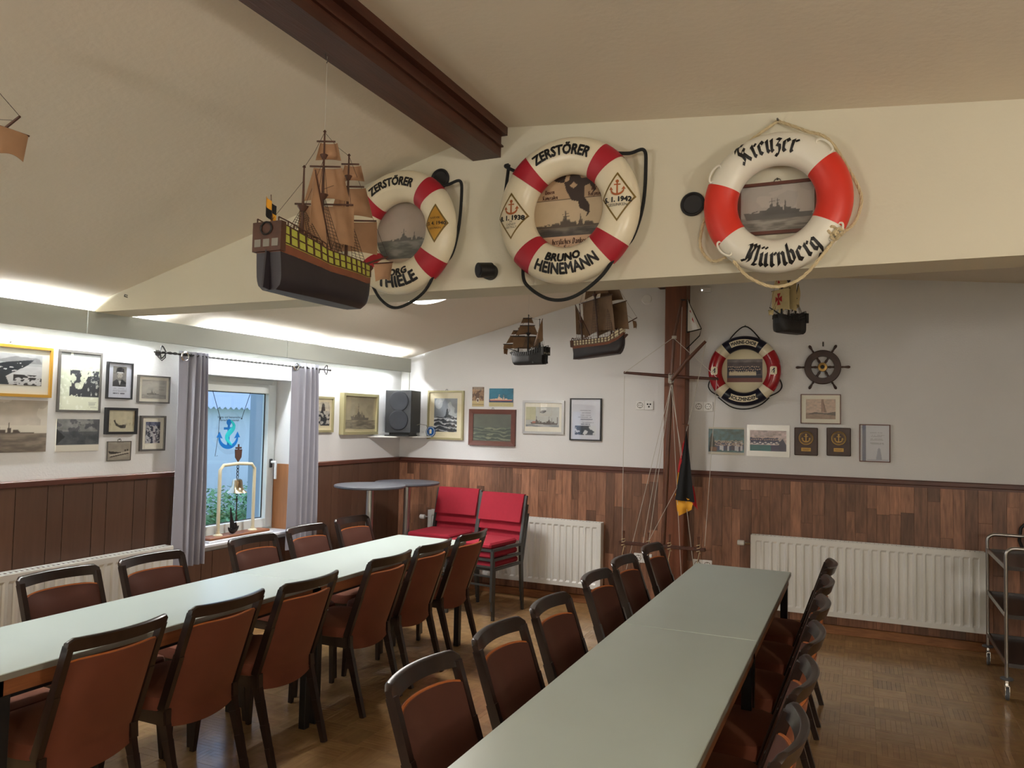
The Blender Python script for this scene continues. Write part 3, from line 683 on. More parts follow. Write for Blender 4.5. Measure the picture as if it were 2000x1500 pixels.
for s in (-1, 1): MB().lathe([(0, 0.032), (0.035, 0.032), (0.033, 0.038), (0.016, 0.045), (0.016, 0.06), (0, 0.06)], 0, s * 0.178, 0, 16).build('foot_flange', M['cream'], t)
MB().lathe([(0.004, 0.105), (0.02, 0.103), (0.034, 0.095), (0.038, 0.08), (0.041, 0.045), (0.052, 0.02), (0.072, 0.003), (0.075, 0.0), (0.07, 0.0), (0.048, 0.022), (0.036, 0.05), (0.0, 0.098)], 0, 0, 0.335, 28).build('bell', M['bellbrass'], t, smooth=True)
m = MB()
for k, z in enumerate((0.452, 0.478, 0.503, 0.527)):
    a = k % 2; m.tube([(0.009 * math.cos(A) * a, 0.009 * math.cos(A) * (1 - a), z + 0.015 * math.sin(A)) for A in [2 * PI * i / 12 for i in range(12)]], 0.003, 5, closed=True)
m.build('hanging_chain', M['iron'], t)
MB().tube([(0, 0, 0.36), (0, 0, 0.32)], 0.003, 5).tube([(0, 0.01 * math.cos(A), 0.312 + 0.01 * math.sin(A)) for A in [2 * PI * i / 12 for i in range(12)]], 0.0025, 5, closed=True).tube([(0, 0, 0.305), (0, 0.003, 0.14)], 0.004, 6).lathe([(0, 0), (0.011, 0.008), (0, 0.022)], 0, 0, 0.275, 10).lathe([(0, 0), (0.009, 0.008), (0, 0.022)], 0, 0, 0.175, 10).lathe([(0.004, 0), (0.009, 0.002), (0.006, 0.045), (0, 0.05)], 0, 0.003, 0.12, 10).build('clapper_lanyard', M['rig'], t)
sh = MB(); sh.poly([(-0.03, 0.60), (-0.035, 0.66), (0.035, 0.66), (0.03, 0.60), (0, 0.565)], -0.004, 0.004); sh.poly([(-0.006, 0.66), (0.006, 0.66), (0.006, 0.70), (-0.006, 0.70)], -0.003, 0.003); sh.poly([(-0.028, 0.665), (0.028, 0.665), (0.028, 0.678), (-0.028, 0.678)], -0.0045, 0.0045)
sh.v = [(y, x, z) for x, y, z in sh.v]; sh.build('wooden_crest', M['shipwood'], t)
# sailing ship sculpture in dark metal
t = thing('boat_figure', 'small dark metal sailing boat figure on the bell stand base', 'figurine', (-4.285, 4.455, SZ + 0.032))
def hullfn(u, v): 
    a = 2 * u - 1; w_ = 0.022 * (1 - a * a) ** 0.7; A = PI * v; return (w_ * math.cos(A), a * 0.055 + 0.008 * a * a, 0.035 - 0.033 * math.sin(A) * (1 - a * a) ** 0.6 + 0.018 * a * a)
MB().grid(hullfn, 14, 8, (0, 0, 0.003)).build('hull', M['iron'], t, smooth=True)
m = MB(); m.grid(lambda u, v: (0.01 * math.sin(PI * u), -0.03 * (1 - v) - 0.05 * v * 0.7 + (0.062 * (1 - v) ** 1.3) * u, 0.045 + 0.155 * v), 6, 10, (0.003, 0, 0)); m.build('sail', M['iron'], t)
MB().grid(lambda u, v: (0.008 * math.sin(PI * u), 0.012 + 0.035 * u * (1 - 0.6 * v), 0.04 + 0.04 * v + 0.012 * u), 6, 4, (0.003, 0, 0)).build('headsail', M['iron'], t)

# ================= PRINTED PICTURES =================
def lin(a):
    a = np.clip(a, 0, 1); return np.where(a <= 0.04045, a / 12.92, ((a + 0.055) / 1.055) ** 2.4)
class Art:
    def __init__(s, W, H, col, seed=1):
        s.W, s.H = W, H; s.rs = np.random.RandomState(seed); s.a = np.zeros((H, W, 3)) + np.array(col, float) / 255.0
        s.U, s.V = np.meshgrid((np.arange(W) + 0.5) / W, (np.arange(H) + 0.5) / H)   # v up
    def noise(s, sx, sy, octs=4):
        out = np.zeros((s.H, s.W)); amp = 1; tot = 0
        for o in range(octs):
            gx, gy = max(2, int(sx * 2 ** o)), max(2, int(sy * 2 ** o)); g = s.rs.rand(gy + 1, gx + 1)
            x = s.U * gx; y = s.V * gy; i = np.minimum(x.astype(int), gx - 1); j = np.minimum(y.astype(int), gy - 1); fx = x - i; fy = y - j; fx = fx * fx * (3 - 2 * fx); fy = fy * fy * (3 - 2 * fy)
            out += amp * ((g[j, i] * (1 - fx) + g[j, i + 1] * fx) * (1 - fy) + (g[j + 1, i] * (1 - fx) + g[j + 1, i + 1] * fx) * fy); tot += amp; amp *= 0.55
        return out / tot
    def mask_poly(s, pts):
        m = np.zeros((s.H, s.W), bool); n = len(pts)
        for i in range(n):
            x0, y0 = pts[i]; x1, y1 = pts[(i + 1) % n]
            c = ((y0 > s.V) != (y1 > s.V)); m ^= c & (s.U < (x1 - x0) * (s.V - y0) / ((y1 - y0) if y1 != y0 else 1e-9) + x0)
        return m
    def put(s, m, col, k=1.0): 
        c = np.array(col, float) / 255; m = np.asarray(m, float)[..., None] * k; s.a = s.a * (1 - m) + c * m; return s
    def poly(s, pts, col, k=1.0): return s.put(s.mask_poly(pts), col, k)
    def rect(s, u0, v0, u1, v1, col, k=1.0): return s.put((s.U >= u0) & (s.U <= u1) & (s.V >= v0) & (s.V <= v1), col, k)
    def disc(s, u, v, r, col, k=1.0, asp=1.0): return s.put((s.U - u) ** 2 + ((s.V - v) * asp) ** 2 < r * r, col, k)
    def mottle(s, k, sx=8, sy=8): s.a = s.a * (1 + k * (s.noise(sx, sy)[..., None] - 0.5) * 2); return s
    def sea(s, h, col, col2, sx=6, sy=22):
        n = s.noise(sx, sy, 3); m = s.V < h; t = np.clip((n - 0.3) * 2.5, 0, 1)[..., None]
        s.a = np.where(m[..., None], np.array(col) / 255 * (1 - t) + np.array(col2) / 255 * t, s.a); return s
    def waves(s, h, dark, light, seed=0):
        n = s.noise(5, 9, 4); st = np.sin((s.V * 26 + 5 * n + 2 * s.U) * 2.0) * 0.5 + 0.5; m = (s.V < h + 0.04 * (n - 0.5)); t = np.clip(st * 1.5 - 0.6 + (n - 0.5) * 1.6, 0, 1)[..., None]
        s.a = np.where(m[..., None], np.array(dark) / 255 * (1 - t) + np.array(light) / 255 * t, s.a); return s
    def ship(s, u0, u1, v, col, hh=0.06, tall=0.28, flip=False):
        f = (lambda a: u1 - (u1 - u0) * a) if flip else (lambda a: u0 + (u1 - u0) * a)
        P = lambda pts: [(f(a), v + b * tall / 0.28) for a, b in pts]
        s.poly(P([(0, hh), (0.03, hh * 0.2), (0.05, 0), (0.97, 0), (1, hh * 0.7), (0.6, hh * 0.75)]), col)
        s.poly(P([(0.22, hh * .7), (0.24, hh + .03), (0.33, hh + .035), (0.34, hh * .7)]), col)
        s.poly(P([(0.34, hh * .7), (0.35, hh + .06), (0.38, hh + .07), (0.385, hh + .12), (0.40, hh + .14), (0.425, hh + .14), (0.43, hh + .09), (0.47, hh + .08), (0.48, hh + .04), (0.55, hh + .045), (0.56, hh * .7)]), col)
        s.poly(P([(0.58, hh * .7), (0.59, hh + .07), (0.635, hh + .07), (0.64, hh * .7)]), col)
        s.poly(P([(0.66, hh * .6), (0.67, hh + .035), (0.76, hh + .03), (0.78, hh * .6)]), col)
        s.poly(P([(0.405, hh + .1), (0.409, hh + .24), (0.417, hh + .24), (0.421, hh + .1)]), col)
        s.poly(P([(0.60, hh), (0.604, hh + .17), (0.612, hh + .17), (0.616, hh)]), col)
        s.poly(P([(0.37, hh + .17), (0.46, hh + .18), (0.46, hh + .19), (0.37, hh + .18)]), col)
        s.poly(P([(0.12, hh * .9), (0.21, hh + .02), (0.21, hh + .03), (0.12, hh * 1.1)]), col); return s
    def lines(s, u0, u1, vs, col, th=0.012, ragged=0.06, k=0.7):
        for v in vs:
            a = s.rs.uniform(0, ragged); b = s.rs.uniform(0, ragged); s.put((np.abs(s.V - v) < th) & (s.U > u0 + a) & (s.U < u1 - b) & (s.noise(40, 3, 1) > 0.25), col, k)
        return s
    def people(s, v0, v1, n, heads, bodies, rows=2, u0=0.05, u1=0.95):
        for r in range(rows):
            vv = v1 - (v1 - v0) * r / max(1, rows)
            for i in range(n):
                u = u0 + (u1 - u0) * (i + 0.5 * (r % 2)) / n; dv = s.rs.uniform(-0.02, 0.02); b = bodies[s.rs.randint(len(bodies))]; h = 0.5 / n
                s.rect(u - h * 0.9, vv + dv - 0.2, u + h * 0.9, vv + dv - 0.03, b); s.disc(u, vv + dv, 0.022, heads[s.rs.randint(len(heads))])
        return s
def printmesh(name, art, x0, x1, z0, z1, y, parent, rotate=None):
    W, H = art.W, art.H; xs = np.linspace(x0, x1, W); zs = np.linspace(z0, z1, H); X, Z = np.meshgrid(xs, zs); v = np.stack([X.ravel(), np.full(X.size, y), Z.ravel()], 1)
    i, j = np.meshgrid(np.arange(W - 1), np.arange(H - 1)); a = (j * W + i).ravel(); f = np.stack([a, a + 1, a + W + 1, a + W], 1)
    me = bpy.data.meshes.new(name); me.from_pydata(v.tolist(), [], f.tolist())
    at = me.attributes.new('col', 'FLOAT_COLOR', 'POINT'); c = np.ones((W * H, 4)); c[:, :3] = lin(art.a).reshape(-1, 3); at.data.foreach_set('color', c.ravel())
    return link(name, me, M['print'], parent)
def frame4(mb, x0, x1, z0, z1, w_, yo, yi, slope=0.0):
    # mitred frame: outer front edge at yo (towards the room), inner lip lower by slope
    o = [(x0, z0), (x1, z0), (x1, z1), (x0, z1)]; n = [(x0 + w_, z0 + w_), (x1 - w_, z0 + w_), (x1 - w_, z1 - w_), (x0 + w_, z1 - w_)]
    for k in range(4):
        a, b = o[k], o[(k + 1) % 4]; c, d = n[(k + 1) % 4], n[k]; i = len(mb.v)
        mb.v += [(a[0], yi, a[1]), (b[0], yi, b[1]), (c[0], yi, c[1]), (d[0], yi, d[1]), (a[0], yo, a[1]), (b[0], yo, b[1]), (c[0], yo + slope, c[1]), (d[0], yo + slope, d[1])]
        for q in ((0, 3, 2, 1), (4, 5, 6, 7), (0, 1, 5, 4), (1, 2, 6, 5), (2, 3, 7, 6), (3, 0, 4, 7)): mb.f.append(tuple(i + e for e in q))
    return mb
def picture(label, wall, c0, c1, z0, z1, art, fmat=None, fw_=0.015, depth=0.02, mount=None, m_in=(0, 0, 0, 0), glass=True, cat='picture', name='framed_picture', nail=False, slope=0.0, group=None, tilt=0.0):
    cx, cz_ = (c0 + c1) / 2, (z0 + z1) / 2; w_ = (c1 - c0) / 2; h = (z1 - z0) / 2
    loc, rz = {'B': ((cx, YB, cz_), 0), 'L': ((XL, cx, cz_), PI / 2), 'D': ((cx, 3.07, cz_), 0)}[wall]
    t = thing(name, label, cat, loc, rz, group); t.rotation_euler = (0, tilt, rz)
    if fmat:
        frame4(MB(), -w_, w_, -h, h, fw_, -depth, -0.001, slope).build('frame', M[fmat], t); e = fw_ - 0.002
    else: e = 0
    yb = -depth * 0.55 if fmat else -0.006
    bd = MB().box(-w_ + e, yb, -h + e, w_ - e, -0.001, h - e).build('mount' if mount else 'backing', M[mount or 'paper'], t)
    l, b, r_, tp = m_in
    printmesh('print', art, -w_ + e + l, w_ - e - r_, -h + e + b, h - e - tp, yb - 0.0012, t)
    if glass: MB().box(-w_ + e, yb - 0.004, -h + e, w_ - e, yb - 0.0025, h - e).build('glass', M['glass'], t)
    if nail: MB().tube([(0, 0, h + 0.012), (0, -0.012, h + 0.014)], 0.003, 6).tube([(0.012 * math.cos(A), -0.004, h + 0.006 + 0.009 * math.sin(A)) for A in [2 * PI * i / 10 for i in range(10)]], 0.0015, 4, closed=True).build('hanger', M['peg'], t)
    return t
def bw(W, H, sky=(170, 165, 155), seed=1): return Art(W, H, sky, seed).mottle(0.12, 4, 4)

# -- left wall
A = bw(90, 64, (196, 198, 198), 11); A.poly([(0, .75), (.1, .95), (.3, .62), (0, .62)], (120, 120, 122)); A.poly([(.3, .72), (.62, .92), (.95, .88), (1, .7)], (150, 150, 150)); A.rect(0, 0, 1, .62, (205, 205, 205)); A.mottle(0.08, 10, 10)
A.poly([(0, .42), (.5, .72), (.88, .84), (.8, .66), (.5, .28), (.55, .02), (.18, .02), (0, .3)], (46, 52, 58)); n = A.noise(18, 18, 2); A.put((n > 0.66) & A.mask_poly([(.2, .45), (.75, .75), (.7, .5), (.35, .3)]), (225, 225, 225)); A.put((n > 0.5) & (A.U > .6) & (A.V < .35), (50, 50, 52)); 
picture('gold framed photo of a warship in a snowy fjord at the left picture edge', 'L', 2.47, 2.947, 1.690, 1.975, A, 'goldframe', 0.016, 0.022, 'paper', (0.0, 0.05, 0.045, 0.035), nail=True)
lb = C.objects[-1]
A = bw(90, 60, (176, 166, 152), 12); A.put(A.noise(4, 5) > 0.55, (196, 188, 174), .8); A.rect(0, .28, 1, .52, (196, 188, 172)); A.sea(.36, (96, 86, 76), (132, 120, 106)); A.ship(.02, .84, .36, (74, 64, 56), .03, .3)
picture('unframed brownish battleship photo, directly below the gold frame', 'L', 2.49, 2.937, 1.383, 1.672, A, None, glass=False, name='photo_print', cat='photo')
A = bw(72, 92, (198, 202, 180), 13); A.put((A.noise(9, 9) > .52) & (A.U > .25) & (A.V > .24) & (A.V < .70), (48, 50, 54)); A.poly([(.45, .24), (.98, .24), (.98, .62), (.7, .6)], (44, 46, 50)); A.rect(0, 0, 1, .235, (206, 208, 186)); A.put(A.noise(14, 14) > .66, (225, 228, 214), .6); A.rect(0, .93, .25, 1, (90, 90, 88)); A.rect(.3, .94, 1, 1, (100, 100, 98)); A.lines(.7, .95, [.06, .09, .12, .15], (140, 140, 130), .006)
picture('tall dark edged photo of smoke and ships beside the gold frame', 'L', 2.989, 3.271, 1.61, 1.976, A, 'greyf', 0.014, 0.012, glass=False, name='photo_board', cat='photo')
A = bw(80, 54, (112, 112, 110), 14); A.put(A.noise(5, 5) > .5, (62, 64, 68), .8); A.rect(0, .2, 1, .62, (58, 62, 66), .7); A.poly([(0, .7), (.2, .45), (.0, .2)], (40, 42, 44)); A.mottle(.2, 10, 10); A.rect(0, 0, 1, .2, (202, 196, 182))
picture('dark fjord photo with a pale lower margin, below the tall dark edged photo', 'L', 2.997, 3.272, 1.38, 1.57, A, None, glass=False, name='photo_print', cat='photo')
A = Art(64, 84, (206, 210, 224), 15); A.rect(.2, .33, .76, .9, (128, 126, 122)); A.poly([(.2, .33), (.2, .46), (.36, .54), (.48, .5), (.6, .54), (.76, .46), (.76, .33)], (44, 46, 52)); A.poly([(.44, .5), (.5, .36), (.55, .5)], (190, 190, 190)); A.disc(.49, .64, .1, (176, 170, 162), asp=1.25); A.poly([(.32, .74), (.36, .86), (.52, .89), (.66, .84), (.67, .74), (.5, .71)], (38, 38, 42)); A.rect(.38, .72, .62, .745, (200, 200, 200)); A.rect(.43, .645, .46, .655, (50, 50, 50)); A.rect(.52, .645, .55, .655, (50, 50, 50)); A.rect(.46, .575, .53, .585, (90, 80, 78)); A.lines(.15, .82, [.28, .235, .2], (90, 92, 104), .006, .12); A.lines(.2, .75, [.14], (40, 42, 54), .016, .05)
picture('black framed portrait of an officer in a peaked cap above printed lines', 'L', 3.305, 3.488, 1.698, 1.928, A, 'blackf', 0.009, 0.02)
A = Art(72, 54, (186, 184, 176), 16); A.mottle(.06); A.sea(.22, (150, 148, 142), (176, 174, 168)); A.ship(.2, .7, .22, (120, 118, 114), .05, .34); A.lines(.68, .95, [.86, .8, .66, .6, .5], (130, 128, 122), .01)
picture('thin dark framed pale ship sketch beside the grey curtain, upper one', 'L', 3.531, 3.782, 1.68, 1.86, A, 'greyf', 0.009, 0.018, 'paper', (0.025, 0.022, 0.02, 0.022))
A = Art(64, 50, (208, 202, 176), 17); A.mottle(.05); A.poly([(.22, .52), (.28, .56), (.3, .44), (.42, .32), (.68, .34), (.66, .18), (.48, .18), (.3, .3)], (62, 60, 56)); A.put((A.noise(30, 6) > .6) & (A.V > .3) & (A.V < .42), (150, 140, 116), .4)
picture('black framed cream sketch of a dark curved boat below the portrait', 'L', 3.305, 3.528, 1.478, 1.644, A, 'blackf', 0.016, 0.028)
A = Art(60, 84, (206, 202, 190), 18); A.mottle(.05); A.rect(.0, .0, 1, 1, (180, 180, 184)); n = A.noise(7, 8); A.put(n > .5, (54, 58, 76)); A.put(A.noise(12, 12) > .62, (196, 198, 204)); A.put(A.V > .82, (70, 78, 112), .7)
picture('grey framed photo of men in dark blue tones beside the curtain, lower one', 'L', 3.563, 3.757, 1.367, 1.597, A, 'greyf', 0.012, 0.022, 'paper', (0.03, 0.04, 0.03, 0.03))
A = bw(64, 46, (164, 158, 146), 19); A.poly([(.05, .5), (.6, .42), (.62, .34), (.1, .36)], (52, 50, 48)); A.poly([(.1, .3), (.95, .48), (.9, .34), (.12, .2)], (198, 192, 180)); A.poly([(.12, .22), (.9, .4), (.9, .34), (.12, .16)], (70, 66, 62)); A.disc(.76, .52, .04, (60, 58, 56)); A.disc(.85, .54, .04, (60, 58, 56)); A.lines(.35, .7, [.93], (110, 104, 96), .02)
picture('small photo of rowing boats, lowest of the left wall group', 'L', 3.333, 3.505, 1.313, 1.434, A, 'greyf', 0.004, 0.008, glass=True, nail=True)
A = bw(56, 60, (206, 198, 178), 20); n = A.noise(7, 7); A.rect(0, .05, 1, .62, (180, 176, 168)); A.put((n > .47) & (A.V < .62), (48, 50, 56)); A.poly([(.5, .62), (.55, .9), (.62, .95), (.68, .9), (.74, .62)], (74, 72, 70)); A.mottle(.15, 12, 12)
picture('champagne framed print of sailors half hidden by the right curtain', 'L', 5.225, 5.548, 1.478, 1.787, A, 'champagne', 0.02, 0.03, 'cream', (0.02, 0.04, 0.03, 0.03))
A = Art(96, 72, (176, 168, 142), 21); A.mottle(.12, 5, 5); A.sea(.34, (120, 114, 98), (160, 152, 130)); A.ship(.22, .78, .34, (124, 118, 104), .06, .42); A.sea(.26, (112, 106, 92), (156, 148, 128)); A.rect(0, 0, 1, .08, (188, 178, 148))
picture('deep champagne framed ship engraving left of the loudspeaker', 'L', 5.66, 6.205, 1.455, 1.832, A, 'champagne', 0.026, 0.05)
# -- back wall
A = bw(72, 96, (128, 134, 140), 22); A.put(A.noise(3, 3) > .55, (176, 180, 182), .8); A.disc(.2, .84, .16, (206, 208, 206), .6); A.poly([(.4, .42), (.5, .5), (.54, .68), (.6, .7), (.63, .52), (.9, .44), (.9, .36), (.42, .34)], (48, 52, 58)); A.waves(.44, (52, 56, 62), (220, 222, 222))
t = picture('champagne framed print of a ship in heavy seas with a blue round sticker', 'B', -3.918, -3.519, 1.413, 1.893, A, 'champagne', 0.018, 0.03, 'cream', (0.055, 0.06, 0.055, 0.06), nail=True)
bdg = MB().lathe([(0, -0.034), (0.052, -0.034), (0.052, -0.028), (0, -0.028)], -0.155, 0, -0.165, 28, 'y').build('round_sticker', M['badge'], t)
MB().lathe([(0.046, -0.0345), (0.046, -0.0352), (0.042, -0.0352), (0.042, -0.0345), (0.046, -0.0345)], -0.155, 0, -0.165, 28, 'y').poly([(-0.165, -0.185), (-0.145, -0.185), (-0.143, -0.15), (-0.155, -0.14), (-0.167, -0.15)], -0.0352, -0.0342).build('sticker_emblem', M['decal'], bdg)
A = bw(46, 60, (150, 118, 90), 23); A.rect(0, 0, 1, .3, (196, 178, 132)); A.put((A.noise(6, 6) > .55) & (A.V > .3), (84, 60, 44)); A.disc(.48, .32, .12, (214, 206, 188)); A.disc(.48, .32, .07, (80, 50, 40)); A.rect(0, .88, 1, 1, (112, 92, 78)); A.lines(.1, .9, [.93, .85], (220, 210, 190), .02); A.rect(0, .1, 1, .13, (120, 100, 70))
picture('small brown printed board above the brown framed seascape, left one', 'B', -3.434, -3.308, 1.742, 1.93, A, None, glass=False, name='postcard_board', cat='picture')
A = Art(84, 56, (40, 104, 128), 24); A.mottle(.25, 5, 5); A.rect(0, 0, 1, .23, (190, 180, 134)); A.rect(0, .23, 1, .4, (46, 62, 92)); A.ship(.03, .97, .34, (214, 186, 164), .06, .34); A.rect(.04, .32, .94, .36, (196, 92, 66)); A.lines(.05, .95, [.08, .15], (150, 140, 104), .01)
picture('small colour print of a warship on blue sea above the brown framed seascape', 'B', -3.252, -2.998, 1.744, 1.917, A, None, glass=False, name='postcard_board', cat='picture')
A = Art(90, 64, (92, 96, 86), 25); A.mottle(.15, 3, 3); A.waves(.52, (66, 74, 66), (134, 138, 118)); A.rect(0, .5, 1, .53, (96, 102, 96), .6)
picture('brown wooden framed dark green seascape painting', 'B', -3.455, -2.964, 1.37, 1.716, A, 'brownf', 0.045, 0.03, nail=True, slope=0.006, glass=False)
A = Art(90, 64, (186, 190, 186), 26); A.mottle(.05); A.rect(0, .35, .3, 1, (190, 188, 148), .8); A.ship(.15, .58, .14, (96, 88, 84), .08, .36); A.ship(.52, .95, .12, (96, 88, 84), .08, .4); A.sea(.13, (130, 136, 140), (188, 190, 190)); A.poly([(.42, .72), (.52, .68), (.58, .72), (.62, .8), (.55, .84), (.47, .8)], (60, 62, 66)); A.rect(.2, .18, .3, .28, (190, 110, 90), .7); A.rect(.93, .16, .96, .5, (110, 100, 96))
picture('silver framed drawing of two warships and a helicopter', 'B', -2.893, -2.479, 1.496, 1.805, A, 'silverf', 0.022, 0.025, 'paper', (0.012, 0.045, 0.03, 0.04))
A = Art(60, 84, (206, 208, 218), 27); A.lines(.25, .78, [.72, .66, .60, .55, .5, .42, .38], (90, 92, 110), .008, .14); A.rect(.15, .12, .85, .34, (206, 208, 212)); A.put((A.noise(6, 10) > .48) & (A.U > .15) & (A.U < .85) & (A.V > .12) & (A.V < .34), (50, 54, 66))
picture('black framed typed sheet with a dark wave photo at its foot', 'B', -2.423, -2.123, 1.447, 1.829, A, 'blackf', 0.011, 0.025)
A = Art(84, 62, (70, 110, 120), 28); A.mottle(.4, 12, 10); A.people(.28, .5, 15, [(190, 170, 155)], [(50, 70, 110), (200, 204, 214), (60, 60, 90)], 3, .2, .98); A.rect(0, 0, 1, .1, (196, 192, 180)); A.rect(0, .93, 1, 1, (196, 192, 180)); A.poly([(.02, .12), (.05, .6), (.1, .8), (.16, .6), (.22, .12)], (22, 24, 28)); A.rect(.06, .12, .24, .28, (110, 70, 50))
picture('frameless glass photo of a choir group outdoors, leftmost on the back wall right part', 'B', -1.178, -0.887, 1.367, 1.594, A, None, glass=True, name='clip_framed_photo', cat='photo')
A = Art(90, 60, (196, 180, 184), 29); A.mottle(.3, 12, 10); A.rect(0, 0, 1, .3, (40, 110, 120)); A.rect(.58, 0, 1, .3, (56, 60, 100)); A.people(.45, .66, 13, [(205, 175, 160)], [(60, 66, 104), (50, 56, 96)], 2, .03, .8)
for i in range(11): A.disc(.06 + i * .075, .36 + .05 * (i % 2), .034, (224, 220, 222))
A.poly([(.78, 0), (.8, .45), (.9, .6), (1, .3), (1, 0)], (56, 58, 92))
picture('glass covered choir photo with a wide silver grey mount', 'B', -0.865, -0.53, 1.363, 1.622, A, None, glass=True, mount='silverf', m_in=(0.025, 0.045, 0.025, 0.045), name='clip_framed_photo', cat='photo')
A = Art(80, 56, (196, 172, 156), 30); A.mottle(.1, 4, 4); A.poly([(.52, .34), (.52, .98), (.58, .98), (.7, .34)], (112, 82, 72)); A.poly([(.55, .34), (.53, .98), (.57, .98), (.62, .34)], (150, 118, 104)); A.rect(0, 0, 1, .3, (150, 124, 108)); A.poly([(0, .22), (.3, .34), (.7, .3), (1, .38), (1, .18), (.5, .26)], (64, 48, 46)); A.mottle(.2, 12, 20)
picture('thin brown framed sepia photo of a tower monument', 'B', -0.446, -0.147, 1.64, 1.877, A, 'brownf', 0.006, 0.02, 'paper', (0.035, 0.035, 0.035, 0.035))
A = Art(64, 90, (196, 200, 212), 31); A.rect(.08, 0, .2, 1, (92, 98, 128)); A.disc(.14, .93, .07, (70, 80, 120)); A.lines(.32, .85, [.78, .72, .68, .62, .58], (100, 104, 118), .006, .1); A.lines(.3, .85, [.5, .47], (130, 134, 146), .006, .1); A.poly([(.54, .06), (.6, .34), (.64, .38), (.68, .34), (.74, .06)], (150, 156, 176)); A.rect(.25, .03, .95, .06, (160, 166, 184))
picture('brown framed certificate with a blue stripe and lighthouse, rightmost on the wall', 'B', -0.013, 0.205, 1.352, 1.644, A, 'brownf', 0.007, 0.018)

# ---- wooden plaques
def anchor_polys(s):
    P = []
    P.append([(-0.06, -0.5), (0.06, -0.5), (0.05, 0.38), (-0.05, 0.38)]); P.append([(-0.24, 0.2), (0.24, 0.2), (0.24, 0.29), (-0.24, 0.29)])
    ri = [(0.0 + 0.12 * math.cos(A), 0.48 + 0.12 * math.sin(A)) for A in [2 * PI * i / 14 for i in range(14)]]; P.append(ri)
    arc = [(0.5 * math.cos(A), -0.12 + 0.42 * math.sin(A)) for A in [PI + PI * i / 16 for i in range(17)]]; arc2 = [(0.43 * math.cos(A), -0.05 + 0.34 * math.sin(A)) for A in [2 * PI - PI * i / 16 for i in range(17)]]
    P.append(arc + arc2)
    for q in (-1, 1): P.append([(q * 0.60, -0.10), (q * 0.46, 0.12), (q * 0.30, -0.14), (q * 0.44, -0.1)])
    return [[(x * s, z * s) for x, z in p] for p in P]
def anchor(mb, cx, cz_, s, y0, y1):
    for k, p in enumerate(anchor_polys(s)): mb.poly([(cx + x, cz_ + z) for x, z in p], y0 - 0.00005 * k, y1)
    return mb
for (a, b, z0, z1, lb2) in ((-0.493, -0.316, 1.384, 1.608, 'dark wooden plaque with shiny brass anchor emblem, left of the two'), (-0.251, -0.074, 1.389, 1.612, 'dark wooden plaque with dull brass anchor emblem, right of the two beside the certificate')):
    t = thing('award_plaque', lb2, 'plaque', ((a + b) / 2, YB, (z0 + z1) / 2), group='pair of wooden anchor plaques'); w_ = (b - a) / 2; h = (z1 - z0) / 2
    MB().cbox(-w_, -0.02, -h, w_, -0.0, h, 0.005).build('board', M['helm'], t)
    c = MB().tube([(0.052 * math.cos(A), -0.023, 0.028 + 0.052 * math.sin(A)) for A in [2 * PI * i / 32 for i in range(32)]], 0.004, 6, closed=True)
    for i in range(24): A = 2 * PI * i / 24; c.box(0.042 * math.cos(A) - 0.002, -0.0245, 0.028 + 0.042 * math.sin(A) - 0.002, 0.042 * math.cos(A) + 0.002, -0.022, 0.028 + 0.042 * math.sin(A) + 0.002)
    anchor(c, 0, 0.026, 0.06, -0.026, -0.0195); c.build('emblem', M['brass'], t)
    p = MB().box(-0.036, -0.022, -0.078, 0.036, -0.0195, -0.05).build('name_plate', M['brass'], t)
    MB().box(-0.028, -0.0224, -0.062, 0.028, -0.022, -0.059).box(-0.022, -0.0224, -0.070, 0.02, -0.022, -0.067).build('engraving', M['shipwood'], p)

# ---- sockets
def socket_pair(label, x, z, kinds, horiz=True):
    t = thing('wall_socket', label, 'socket', (x, YB - (0.02 if z < 1.1 else 0), z)); n = len(kinds)
    for i, k in enumerate(kinds):
        cx = (i - (n - 1) / 2) * 0.08
        MB().cbox(cx - 0.0395, -0.01, -0.04, cx + 0.0395, 0, 0.04, 0.003).build('cover_plate', M['plastic'], t)
        if k == 's':
            MB().lathe([(0.0, -0.0035), (0.021, -0.0035), (0.022, -0.0115), (0.026, -0.0115), (0.027, -0.009), (0.0, -0.009)], cx, 0, 0, 24, 'y').build('socket_insert', M['tedge'], t)
            MB().lathe([(0, -0.0125), (0.004, -0.0125), (0.004, -0.010), (0, -0.010)], cx - 0.0095, 0, 0, 8, 'y').lathe([(0, -0.0125), (0.004, -0.0125), (0.004, -0.010), (0, -0.010)], cx + 0.0095, 0, 0, 8, 'y').box(cx - 0.003, -0.0125, 0.015, cx + 0.003, -0.010, 0.021).box(cx - 0.003, -0.0125, -0.021, cx + 0.003, -0.010, -0.015).build('contact_hole', M['holes'], t)
        else:
            m = MB()
            for a, b in ((-0.012, 0.01), (0.012, 0.01), (0, -0.012)): m.lathe([(0, -0.013), (0.0075, -0.013), (0.0075, -0.0095), (0, -0.0095)], cx + a, 0, b, 14, 'y')
            m.build('antenna_socket', M['holes'], t)
socket_pair('double wall plate with a power and an antenna socket, left of the post', -1.733, 1.772, 'sa')
socket_pair('double power socket on the white wall, right of the post', -1.222, 1.768, 'ss')
socket_pair('double power socket low on the panelling behind the far chair', -1.725, 0.446, 'ss')
socket_pair('double power socket low on the panelling, just above the far table end', -1.215, 0.44, 'ss')
t = thing('wall_socket', 'small white socket low on the left wall between radiator and chairs', 'socket', (XL + 0.02, 4.12, 0.40), PI / 2); MB().cbox(-0.04, -0.01, -0.04, 0.04, 0, 0.04, 0.003).build('cover_plate', M['plastic'], t); MB().lathe([(0.0, -0.0035), (0.021, -0.0035), (0.022, -0.0115), (0.026, -0.0115), (0.027, -0.009), (0.0, -0.009)], 0, 0, 0, 24, 'y').build('socket_insert', M['tedge'], t)
